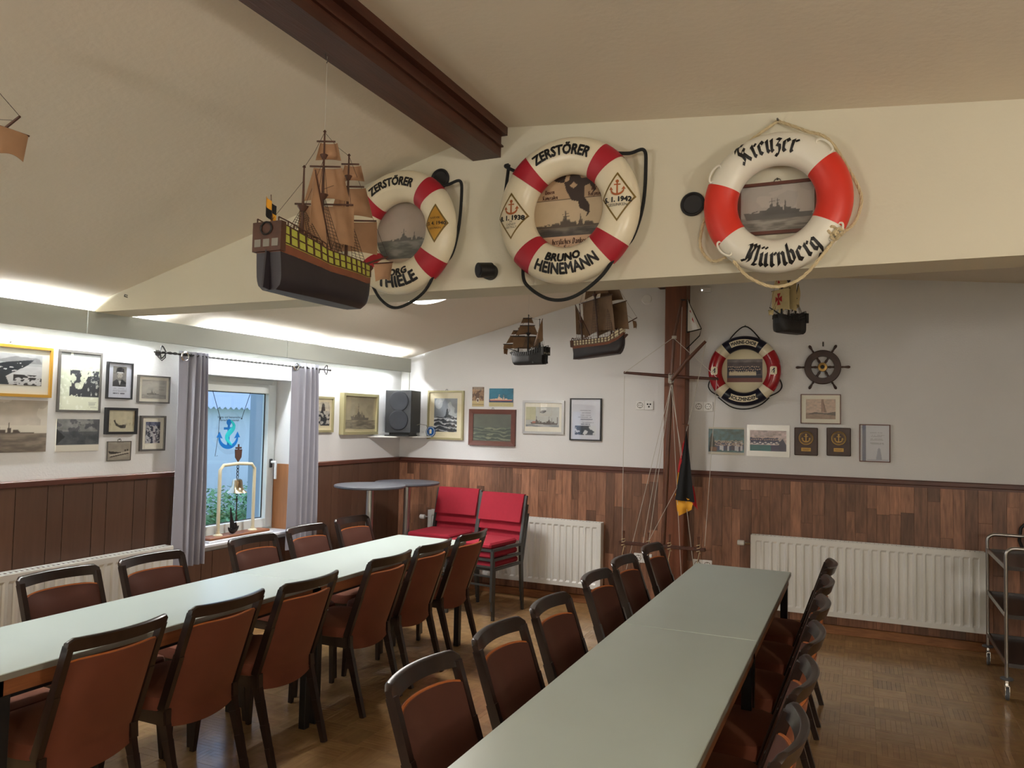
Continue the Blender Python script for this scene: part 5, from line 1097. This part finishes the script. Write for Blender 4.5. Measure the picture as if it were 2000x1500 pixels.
# ---- black round discs and spotlight on the wall beam
for x_, z_, lb2 in ((-1.775, 2.725, 'black round wall vent cap right above the left life ring'), (-0.613, 2.495, 'black round wall vent cap left of the red and white life ring')):
    t = thing('vent_cap', lb2, 'vent', (x_, 3.07, z_), group='black round caps on the wall beam'); MB().lathe([(0, -0.004), (0.036, -0.004), (0.042, -0.012), (0.046, -0.010), (0.047, 0.0), (0, 0)], 0, 0, 0, 36, 'y').build('cap', M['spark'] if 0 else M['holes'], t, smooth=True); MB().tube([(0.046 * math.cos(A), -0.006, 0.046 * math.sin(A)) for A in [2 * PI * i / 36 for i in range(36)]], 0.003, 6, closed=True).build('rim', M['black'], t, smooth=True)
t = thing('spotlight', 'small black cylindrical spotlight on the wall beam between two life rings', 'spotlight', (-1.505, 3.07, 2.275))
MB().lathe([(0, -0.035), (0.034, -0.035), (0.036, -0.03), (0.036, 0), (0, 0)], 0, 0, 0, 28, 'y').build('base', M['black'], t, smooth=True)
d = Vector((-0.55, -0.8, -0.12)).normalized(); c = Vector((-0.005, -0.055, 0))
MB().tube([c - d * 0.035, c + d * 0.03], 0.033, 24).build('lamp_head', M['black'], t, smooth=True)
MB().tube([c + d * 0.0305, c + d * 0.034], 0.024, 20).build('lens', M['spark2'], t)
tag(MB().tube([(-2.2, 3.064, 2.72), (-2.2, 3.07, 2.72)], 0.003, 6).build('screw', M['peg']), 'tiny screw in the wall beam left of the life ring', 'screw')
tag(MB().tube([(-3.80, 3.07, 2.27), (-3.80, 3.05, 2.272), (-3.79, 3.045, 2.28), (-3.775, 3.05, 2.275)], 0.003, 6).build('wall_hook', M['peg']), 'small wire hook at the left end of the wall beam', 'hook')

# ---- window ornament: painted glass anchor on cords
t = thing('window_ornament', 'round clear glass ornament with a blue anchor hanging in the window', 'ornament', (-4.405, 4.52, 1.47), PI / 2)
MB().lathe([(0, -0.002), (0.16, -0.002), (0.16, 0.002), (0, 0.002)], 0, 0, 0, 40, 'y').build('glass_disc', M['glass'], t)
m = MB(); anchor(m, -0.025, -0.01, 0.2, -0.006, -0.003); m.build('anchor', M['bluea'], t)
m = MB(); pts = []
for i in range(20): q = i / 19; pts.append((-0.01 + 0.035 * math.sin(q * 2.2 * PI), -0.0075, 0.10 - 0.19 * q))
m.tube(pts, [0.006 + 0.016 * math.sin(PI * i / 19) for i in range(20)], 8); m.v = [(x, -0.0075 + (y + 0.0075) * 0.12, z) for x, y, z in m.v]; m.build('sea_swirl', M['teal'], t)
for body, z_, x_ in (('Shanty- und Seemannschor', 0.118, -0.02), ('Marine-Kameradschaft', 0.095, -0.02)):
    put_text(body, 0.022, M['letter'], t, lambda x, y: Vector((x_ + x, -0.0032, z_ + y)), 0.0002, 0)
MB().tube([(-0.11, 0, 0.115), (-0.20, -0.0, 0.33)], 0.0022, 5).tube([(0.11, 0, 0.115), (0.20, 0, 0.33)], 0.0022, 5).tube([(-0.12, -0.002, 0.12), (-0.125, -0.002, 0.0), (-0.15, -0.002, -0.17), (-0.125, -0.002, -0.165)], 0.0018, 5).lathe([(0, -0.006), (0.007, 0), (0, 0.006)], -0.11, 0, 0.115, 8).lathe([(0, -0.006), (0.007, 0), (0, 0.006)], 0.11, 0, 0.115, 8).build('cord', M['blackrope'], t)

# ---- flush ceiling lamp, then unseen globes added as fill light
for i, (lx, ly, pw) in enumerate(LAMPS):
    z_ = ceil_z(lx); t = thing('ceiling_lamp', 'round white flush ceiling lamp peeking out under the wall beam', 'lamp', (lx, ly, z_)); t.rotation_euler = (0, math.atan(-0.27) if lx < -1.5 else math.atan(0.088), 0)
    MB().lathe([(0.0, 0.0), (0.20, 0.0), (0.20, -0.02), (0.0, -0.02)], n=40).build('base_ring', M['white'], t)
    MB().lathe([(0.195, -0.02), (0.19, -0.045), (0.15, -0.07), (0.08, -0.085), (0.0, -0.09)], n=40).build('glass_dome', M['dome'], t, smooth=True)
for i, (lx, ly) in enumerate(FILL_GLOBES):
    z_ = ceil_z(lx); t = thing('pendant_lamp', ['warm white globe lamp hanging at the right, out of the picture', 'warm white globe lamp hanging at the left front, behind the camera', 'warm white globe lamp hanging at the right front, behind the camera', 'warm white globe lamp hanging in the middle, just behind the camera'][i], 'lamp', (lx, ly, z_), group='globe pendant lamps')
    MB().lathe([(0, 0), (0.05, 0), (0.04, -0.03), (0, -0.035)], n=24).tube([(0, 0, -0.03), (0, 0, -0.62)], 0.005, 6).build('stem', M['brass'], t, smooth=True)
    MB().lathe([(0.15 * math.sin(PI * k / 14), -0.75 + 0.15 * math.cos(PI * k / 14)) for k in range(15)], n=28).build('glass_globe', M['globe'], t, smooth=True)

# ================= MODEL SHIPS =================
def galleon(label, loc, rot, L=0.53, H=0.19, B=0.15, keelr=0.12, pal=('hull', 'wale', 'lime', 'shipwood', 'sail'), masts=None, thread=0.25, rich=True, cross=False, castle=0.055, bows=0.02, flag=True, sails_only=None, syaw=0.5, sw=1.0):
    hm, wm, um, dm, sm = pal; t = thing('model_ship', label, 'model ship', loc); t.rotation_euler = rot
    # local: +x bow, z up from the keel, hull centred on x
    def beam(s): return B / 2 * (0.80 + 0.35 * min(1, s * 3)) * (1 if s < 0.55 else math.sqrt(max(0.0, 1 - ((s - 0.55) / 0.46) ** 2.6)))
    def deck(s): return H * 0.70 + castle * max(0, (0.42 - s) / 0.42) ** 1.0 + bows * max(0, (s - 0.75) / 0.25)
    NS = 26
    def pt(s, f, side):
        b = max(0.003, beam(s)); d = deck(s); k = 0.0 + 0.05 * max(0, (s - 0.88) / 0.12) ** 1.5
        z = k + (d - k) * f; q = min(1, (f / 0.22)) ; wdt = b * (0.55 + 0.45 * math.sqrt(max(0, 1 - (1 - q) ** 2))) if f < 0.22 else b * (1 - 0.14 * ((f - 0.22) / 0.78) ** 2)
        x = -L / 2 + L * s + (0.03 * f * L * (1 if s > 0.9 else 0) if s > 0.9 else 0) - (0.03 * L * f if s < 0.04 else 0)
        return (x, side * wdt, z)
    def strake(f0, f1, nf, name, m, parent, out=0.0):
        mb = MB()
        for side in (-1, 1): mb.grid(lambda u, v: (lambda p: (p[0], p[1] + side * out, p[2]))(pt(u, f0 + (f1 - f0) * v, side)), NS, nf)
        for s in (0, 1):   # transom and stem closings
            n0 = len(mb.v)
            for j in range(nf + 1):
                f = f0 + (f1 - f0) * j / nf; mb.v += [pt(s, f, -1), pt(s, f, 1)]
            for j in range(nf): a = n0 + 2 * j; mb.f.append((a, a + 1, a + 3, a + 2))
        return mb.build(name, M[m], parent, smooth=True)
    lh = MB()
    strake(0.0, 0.56, 8, 'lower_hull', hm, t); strake(0.56, 0.70, 2, 'wale', wm, t, 0.0005); up = strake(0.70, 1.0, 4, 'topside', um, t)
    m = MB(); m.grid(lambda u, v: (pt(u, 0.0, 1)[0], (2 * v - 1) * abs(pt(u, 0.0, 1)[1]), pt(u, 0.0, 1)[2]), NS, 1); m.build('keel_plate', M[hm], t)
    m = MB(); m.grid(lambda u, v: (pt(u, 0.93, 1)[0], (2 * v - 1) * abs(pt(u, 0.93, 1)[1]), pt(u, 0.93, 1)[2]), NS, 2); m.build('deck', M[dm], t)
    # rails and uprights
    m = MB()
    for side in (-1, 1):
        for f in (1.0, 0.86, 0.72): m.tube([(lambda p: (p[0], p[1] + side * 0.001, p[2]))(pt(i / 20, f, side)) for i in range(21)], 0.0022, 4)
        for i in range(1, 15):
            s = i / 15; a = pt(s, 0.72, side); b = pt(s, 1.0, side); m.bar((a[0], a[1] + side * 0.0015, a[2]), (b[0], b[1] + side * 0.0015, b[2]), 0.006, 0.003)
        for i in range(0, 9):
            s = i / 20; b = pt(s, 1.0, side); m.bar(b, (b[0], b[1], b[2] + 0.014), 0.003, 0.003)
        m.tube([(lambda p: (p[0], p[1], p[2] + 0.014))(pt(i / 20, 1.0, side)) for i in range(9)], 0.002, 4)
    m.build('rails', M[dm], t)
    # stern: gallery with windows and rudder
    g_ = MB().box(-L / 2 - 0.018, -B * 0.46, H * 0.50, -L / 2 + 0.004, B * 0.46, H * 0.71 + castle).build('stern_gallery', M[dm], t)
    m = MB()
    for k in (-1, 0, 1): m.box(-L / 2 - 0.0195, k * B * 0.28 - B * 0.10, H * 0.56, -L / 2 - 0.017, k * B * 0.28 + B * 0.10, H * 0.66)
    m.build('gallery_window', M['tedge'], g_)
    m = MB(); m.tube([(-L / 2 - 0.021, 0.02 * math.cos(A), H * 0.80 + 0.018 * math.sin(A)) for A in [2 * PI * i / 16 for i in range(16)]], 0.003, 5, closed=True); m.build('wreath', M['iron'], g_)
    MB().poly([(-L / 2 - 0.028, 0.004), (-L / 2 - 0.002, 0.0), (-L / 2 - 0.004, H * 0.52), (-L / 2 - 0.018, H * 0.52)], -0.003, 0.003).build('rudder', M[hm], t)
    # bow beak and bowsprit
    bd_ = pt(1.0, 0.8, 1)
    MB().poly([(L / 2 - 0.01, H * 0.50), (L / 2 + 0.05 * L / 0.53, H * 0.72), (L / 2 + 0.04 * L / 0.53, H * 0.76), (L / 2 - 0.01, H * 0.70)], -0.006, 0.006).build('beakhead', M[dm], t)
    bx = L / 2 + 0.30 * L; bz = H * 0.72 + bows + 0.13 * L
    MB().tube([(L / 2 - 0.05, 0, H * 0.66 + bows), (bx, 0, bz)], 0.005, 8, r2=0.003).build('bowsprit', M[dm], t)
    MB().tube([(bx - 0.06 * L, -0.09 * L, bz - 0.06 * L), (bx - 0.06 * L, 0.09 * L, bz - 0.06 * L)], 0.0025, 5).build('sprit_yard', M[dm], t)
    def square(x, z0, z1, w0, w1, belly, name='sail', yaw=0.0, crs=False):
        c, s_ = math.cos(yaw), math.sin(yaw)
        def fn(u, v):
            y = (2 * u - 1) * (w0 + (w1 - w0) * v); b = belly * math.sin(PI * (0.08 + 0.92 * u if 0 else u)) ** 0.7 * math.sin(PI * (0.12 + 0.76 * v)); b -= 0.0
            z = z0 + (z1 - z0) * v + (0.12 * (z1 - z0) * math.sin(PI * u) * (1 - v)); return (x + b * c - y * s_, y * c + b * s_, z)
        o = MB().grid(fn, 12, 10, (0.0012, 0, 0)).build(name, M[sm], t, smooth=True)
        if crs:
            P = []
            for k in range(4): A_ = k * PI / 2; P.append([(math.cos(A_) * a - math.sin(A_) * b, math.sin(A_) * a + math.cos(A_) * b) for a, b in ((0.02, -0.03), (0.30, -0.16), (0.30, 0.16), (0.02, 0.03))])
            put_text('', 1, M['flagred'], o, lambda a, b: Vector(fn(0.5 + a * 0.62, 0.5 + b)) + Vector((0.0025, 0, 0)), 0, 0.1, 'cross', polys_mesh(P))
            put_text('', 1, M['flagred'], o, lambda a, b: Vector(fn(0.5 + a * 0.62, 0.5 + b)) - Vector((0.0015, 0, 0)), 0, 0.1, 'cross', polys_mesh(P))
        return o
    square(bx - 0.06 * L, bz - 0.20 * L, bz - 0.06 * L, 0.065 * L, 0.085 * L, 0.012)
    masts = masts or [(-0.27, 0.40, 'lateen'), (-0.02, 0.56, 'main'), (0.24, 0.50, 'main')]
    tops = []
    for (mx, mh, kind) in masts:
        x = mx * L; hz = mh; mt = MB().tube([(x, 0, 0.06), (x, 0, hz * 0.55), (x, 0, hz)], [0.0065, 0.005, 0.0025], 8).lathe([(0, -0.004), (0.006, 0.002), (0, 0.009)], x, 0, hz, 8).build('mast', M[dm], t, smooth=True); tops.append((x, hz))
        MB().lathe([(0.008, 0), (0.018, 0.016), (0.016, 0.017), (0.006, 0.002)], x, 0, hz * (0.60 if kind == 'main' else 0.66), 14).build('crows_nest', M[dm], mt, smooth=True)
        if kind == 'main':
            if mh > 0.3 and rich: MB().lathe([(0.006, 0), (0.013, 0.014), (0.011, 0.015), (0.004, 0.002)], x, 0, hz * 0.84, 12).build('crows_nest', M[dm], mt, smooth=True)
            ya = syaw
            for z1, z0, w1, w0 in ((hz * 0.575, deck(0.5) + 0.028, 0.19 * L * sw, 0.20 * L * sw), (hz * 0.80, hz * 0.60, 0.10 * L * sw, 0.16 * L * sw), (hz * 0.95, hz * 0.845, 0.06 * L * sw, 0.09 * L * sw)):
                if sails_only and z1 > hz * sails_only: continue
                c, s_ = math.cos(ya), math.sin(ya)
                MB().tube([(x + 0.008 + w1 * 1.08 * s_, -w1 * 1.08 * c, z1), (x + 0.008 - w1 * 1.08 * s_, w1 * 1.08 * c, z1)], 0.003, 6).build('yard', M[dm], mt)
                square(x + (0.022 if rich else 0.010), z0, z1, w0, w1, 0.035 * L / 0.53, yaw=ya, crs=cross)
        else:
            a = Vector((x - 0.10 * L, 0.004, hz * 1.02)); b = Vector((x + 0.17 * L, 0.004, deck(0.3) + 0.03)); c = Vector((x - 0.13 * L, 0.006, deck(0.1) + 0.05))
            if rich: a = Vector((x + 0.06 * L, -0.02, hz * 1.0)); b = Vector((x + 0.22 * L, -0.035, deck(0.45) + 0.0)); c = Vector((x - 0.01 * L, -0.03, deck(0.25) + 0.03))
            MB().tube([a, b], 0.003, 6).build('lateen_yard', M[dm], mt)
            MB().grid(lambda u, v: tuple((a.lerp(b, u)).lerp(a.lerp(c, u), v) + Vector((0, 0.02 * math.sin(PI * u) * math.sin(PI * v), 0))), 10, 10, (0, 0.0012, 0)).build('lateen_sail', M[sm], t, smooth=True)
        # shrouds with ratlines
        if L > 0.2:
            m = MB(); s = (x + L / 2) / L
            for side in (-1, 1):
                e = pt(s, 1.0, side); tp = hz * (0.60 if kind == 'main' else 0.66)
                for q in (-0.03, -0.01, 0.012, 0.034): m.tube([(x + q * L / 0.4, e[1], e[2] - 0.004), (x + q * 0.2, side * 0.006, tp)], 0.0009, 3)
                for j in range(1, 14):
                    f = j / 15; m.tube([(x - 0.03 * (1 - f) * L / 0.4 - 0.006 * f, e[1] * (1 - f) + side * 0.006 * f, e[2] * (1 - f) + tp * f), (x + 0.034 * (1 - f) * L / 0.4 + 0.007 * f, e[1] * (1 - f) + side * 0.006 * f, e[2] * (1 - f) + tp * f)], 0.0008, 3)
                if kind == 'main' and rich:
                    for q in (-0.008, 0.008): m.tube([(x + q, side * 0.012, tp + 0.015), (x, 0, hz * 0.84)], 0.0008, 3)
            m.build('shrouds', M['rig'], t)
    m = MB()
    for (x0_, z0_), (x1_, z1_) in zip(tops[:-1], tops[1:]): m.tube([(x0_, 0, z0_), ((x0_ + x1_) / 2, 0, (z0_ + z1_) / 2 - 0.008), (x1_, 0, z1_)], 0.0008, 3); m.tube([(x0_, 0, z0_ * 0.66), (x1_, 0, z1_ * 0.84)], 0.0007, 3)
    m.tube([(tops[-1][0], 0, tops[-1][1]), (bx, 0, bz)], 0.0008, 3); m.tube([(tops[-1][0], 0, tops[-1][1] * .6), (bx - 0.03, 0, bz - 0.005)], 0.0008, 3); m.tube([(tops[0][0], 0, tops[0][1] * .9), (-L / 2, 0, deck(0) + 0.01)], 0.0007, 3)
    m.build('rigging', M['rig'], t)
    # deck fittings
    m = MB().cbox(-L * 0.42, -B * 0.25, deck(0.1) - 0.02, -L * 0.22, B * 0.25, deck(0.1) + 0.006).cbox(-0.05 * L, -B * 0.16, H * 0.62, 0.08 * L, B * 0.16, H * 0.74).cbox(0.30 * L, -B * 0.2, H * 0.62, 0.40 * L, B * 0.2, H * 0.76); m.build('deck_house', M[dm], t)
    if flag:
        fs = MB().tube([(-L / 2 + 0.005, 0, deck(0)), (-L / 2 - 0.006, 0, deck(0) + 0.085)], 0.0015, 5).build('flagstaff', M[dm], t)
        for k, (mn, z0_, x_) in enumerate((('flagblack', 0.0, -1), ('yellow', 0.0, 1), ('yellow', 1, -1), ('flagblack', 1, 1))):
            MB().grid(lambda u, v: (-L / 2 - 0.004 + (x_ if x_ < 0 else 0) * 0.020 * 1 + u * 0.020 - 0.0 * v, 0.004 * math.sin(4 * u), deck(0) + 0.020 + 0.028 * z0_ + 0.028 * v - 0.010 * (u + (0 if x_ < 0 else 1))), 3, 2, (0, 0.0008, 0)).build('flag_panel', M[mn], t)
    MB().tube([(masts[1][0] * L, 0, masts[1][1]), (masts[1][0] * L, 0, masts[1][1] + thread)], 0.0006, 4).build('hanging_thread', M['string'], t)
    return t
galleon('large galleon model with tan sails and yellow green topsides hanging from the ridge beam', (-1.579, 1.985, 1.985), (0, 0, PI / 2), L=0.47, H=0.222, B=0.115, masts=[(-0.21, 0.405, 'lateen'), (-0.01, 0.55, 'main'), (0.27, 0.515, 'main')], thread=0.25, castle=0.04, bows=0.0, sw=0.98, syaw=0.42)
galleon('tip of another tan sailed galleon model entering at the left picture edge', (-2.29, 1.2, 2.08), (0, 0.0, 0.0), L=0.50, H=0.245, B=0.135, thread=0.08)
galleon('small black ship model with brown sails hanging left of the other two', (-2.055, 4.8, 1.995), (0, 0, PI - 0.25), L=0.27, H=0.12, B=0.085, pal=('blackship', 'blackship', 'blackship', 'blackship', 'sailsm'), masts=[(-0.33, 0.30, 'lateen'), (0.02, 0.335, 'main'), (0.33, 0.25, 'main')], thread=0.47, rich=False, castle=0.03, bows=0.01, flag=False, syaw=-1.1, sw=1.8)
galleon('ship model with tall brown sails and black hull hanging under the middle life ring', (-1.545, 4.8, 2.045), (0, -0.10, -0.12), L=0.34, H=0.16, B=0.11, pal=('hull', 'wale', 'cream', 'shipwood', 'sailsm'), masts=[(-0.36, 0.36, 'lateen'), (-0.02, 0.66, 'main'), (0.26, 0.56, 'main')], thread=0.20, rich=False, castle=0.01, bows=0.055, flag=False, syaw=1.2, sw=2.1)
galleon('small black hulled ship model with red crosses on its pale sails', (-0.395, 4.85, 2.17), (0, 0, -PI / 2 - 0.55), L=0.22, H=0.135, B=0.105, pal=('blackship', 'blackship', 'blackship', 'blackship', 'sailpale'), masts=[(-0.30, 0.30, 'lateen'), (0.0, 0.52, 'main'), (0.30, 0.44, 'main')], thread=0.13, rich=False, cross=True, castle=0.03, bows=0.01, flag=False, syaw=-0.2, sw=1.7)

# ================= SIGNAL MAST BY THE POST =================
MY = 6.25
t = thing('signal_mast', 'tall varnished signal mast with yard, gaff and rope stays beside the wooden post', 'mast', (0, MY, 0))
q = lambda x, z, y=0.0: (x, y, z)
MB().tube([q(-1.475, 0.0), q(-1.46, 0.654), q(-1.405, 1.98)], 0.024, 12, r2=0.016).build('mast_pole', M['mastwood'], t, smooth=True)
MB().tube([q(-1.415, 1.85, 0.0), q(-1.388, 2.327, 0.0), q(-1.33, 2.62, 0.0)], 0.014, 10, r2=0.009).build('topmast', M['mastwood'], t, smooth=True)
MB().cbox(-1.57, -0.08, 0, -1.38, 0.1, 0.05).build('foot_block', M['mastwood'], t)
MB().tube([q(-1.80, 2.033, -0.02), q(-1.405, 2.0, -0.02), q(-1.03, 1.977, -0.02)], [0.011, 0.015, 0.011], 10).build('yard', M['darkwood'], t, smooth=True)
MB().tube([q(-1.40, 1.97, -0.03), q(-1.28, 2.12, -0.04), q(-1.125, 2.275, -0.06)], [0.017, 0.016, 0.012], 10).build('gaff', M['mastwood'], t, smooth=True)
pr = MB().cbox(-1.815, -0.05, 0.618, -1.115, -0.02, 0.645, 0.004).build('pin_rail', M['darkwood'], t)
for x_ in (-1.78, -1.57, -1.40, -1.17): MB().tube([q(x_, 0.54, -0.035), q(x_, 0.60, -0.035), q(x_, 0.66, -0.035), q(x_, 0.73, -0.035)], [0.006, 0.008, 0.008, 0.011], 8).build('belaying_pin', M['mastwood'], pr, smooth=True)
m = MB()
for x_ in (-1.78, -1.57, -1.40, -1.17): m.tube([q(x_ + 0.016 * math.cos(k * 0.8), 0.60 + 0.006 * k / 2, -0.035 + 0.02 * math.sin(k * 0.8)) for k in range(24)], 0.003, 5); m.tube([q(x_ + 0.01, 0.61, -0.05), q(x_ - 0.004, 0.53, -0.055), q(x_ + 0.004, 0.48, -0.055)], 0.003, 5)
m.build('rope_coil', M['rope'], pr)
m = MB()
for a, b in (((-1.791, 2.03), (-1.39, 2.31)), ((-1.385, 2.31), (-1.04, 1.99)), ((-1.79, 2.0), (-1.788, 0.63)), ((-1.04, 1.97), (-1.12, 0.66)), ((-1.40, 1.93), (-1.75, 0.42)), ((-1.40, 1.93), (-1.66, 0.36)), ((-1.40, 1.93), (-1.57, 0.63)), ((-1.395, 1.93), (-1.30, 0.39)), ((-1.39, 1.93), (-1.20, 0.45)), ((-1.40, 1.9), (-1.27, 1.16)), ((-1.128, 2.26), (-1.205, 1.86)), ((-1.205, 1.86), (-1.272, 1.56)), ((-1.318, 2.56), (-1.329, 2.05)), ((-1.272, 1.25), (-1.57, 0.66)), ((-1.60, 1.30), (-1.57, 0.66))):
    if a == (-1.60, 1.30): continue
    m.tube([q(a[0], a[1], -0.04), q(b[0], b[1], -0.045)], 0.0022, 5)
m.build('rigging_line', M['string'], t)
m = MB()
for k in range(10): m.tube([q(-1.405 + 0.022 * math.cos(A), 1.955 + 0.007 * k + 0.012 * math.sin(A), -0.02 + 0.024 * math.sin(A)) for A in [2 * PI * i / 10 for i in range(10)]], 0.0025, 4, closed=True)
for k in range(4): m.tube([q(-1.388 + 0.018 * math.cos(A), 2.31 + 0.006 * k, 0.018 * math.sin(A)) for A in [2 * PI * i / 10 for i in range(10)]], 0.003, 4, closed=True)
m.build('lashing', M['string'], t)
MB().tube([q(-1.262, 2.62, -0.03), q(-1.262, 2.50, -0.03)], 0.004, 6).lathe([(0, 0), (0.02, 0.004), (0.02, 0.012), (0, 0.016)], -1.32, 0, 2.615, 14).build('truck', M['black'], t)
# German flag furled on the halyard
f = thing('german_flag', 'black red gold flag hanging limp from the signal mast', 'flag', (-1.272, MY - 0.06, 1.56))
def sheet(pts_top, pts_bot, fold, m, name, yo):
    n = len(pts_top)
    def fn(u, v):
        k = u * (n - 1); i = min(int(k), n - 2); s = k - i
        a = Vector((*pts_top[i],)).lerp(Vector((*pts_top[i + 1],)), s); b = Vector((*pts_bot[i],)).lerp(Vector((*pts_bot[i + 1],)), s); p = a.lerp(b, v)
        return (p.x, yo + fold * math.sin(u * 9 + v * 2) * (0.2 + v) + 0.006 * math.sin(v * 7), p.y)
    MB().grid(fn, 16, 20, (0, 0.0015, 0)).build(name, M[m], f, smooth=True)
sheet([(0.0, 0.0), (0.004, -0.002)], [(-0.085, -0.55), (0.075, -0.56)], 0.012, 'flagblack', 'black_stripe', 0.0)
sheet([(-0.03, -0.10), (0.0, -0.05)], [(-0.072, -0.33), (-0.01, -0.34)], 0.008, 'flagred', 'red_stripe', 0.018)
sheet([(-0.065, -0.30), (-0.02, -0.32)], [(-0.075, -0.43), (-0.03, -0.46)], 0.006, 'yellow', 'gold_stripe', 0.028)
sheet([(0.03, -0.40), (0.062, -0.44)], [(0.045, -0.57), (0.098, -0.62)], 0.008, 'flagred', 'red_stripe', 0.018)
sheet([(-0.085, -0.50), (0.06, -0.55)], [(-0.06, -0.68), (0.05, -0.62)], 0.008, 'yellow', 'gold_stripe', 0.012)
MB().tube([(-0.028, 0, 0.055), (0.022, 0, 0.045)], 0.005, 6).tube([(0, 0, 0.05), (0, 0, 0)], 0.002, 5).build('toggle', M['mastwood'], f)
p_ = thing('signal_pennant', 'white black edged signal pennant at the top of the mast', 'flag', (-1.275, MY - 0.05, 2.62))
MB().grid(lambda u, v: (u * 0.115 * (v) + 0.0, 0.01 * math.sin(6 * u), -0.26 * v - 0.0 + 0.02 * u * v), 8, 8, (0, 0.0015, 0)).build('cloth', M['plastic'], p_)
MB().tube([(0, 0, 0), (0, 0, -0.27)], 0.005, 6).tube([(0.0, -0.003, -0.27), (0.115, -0.003, -0.245), (0.10, -0.003, -0.30), (0.0, -0.003, -0.40)], 0.005, 6).tube([(0, -0.003, 0), (0.115, -0.003, -0.245)], 0.004, 6).build('black_edge', M['blackrope'], p_)
MB().poly([(0.02, -0.10), (0.045, -0.13), (0.04, -0.17), (0.06, -0.20), (0.08, -0.19), (0.055, -0.16), (0.05, -0.12), (0.03, -0.08)], -0.006, -0.004).build('red_figure', M['flagred'], p_)
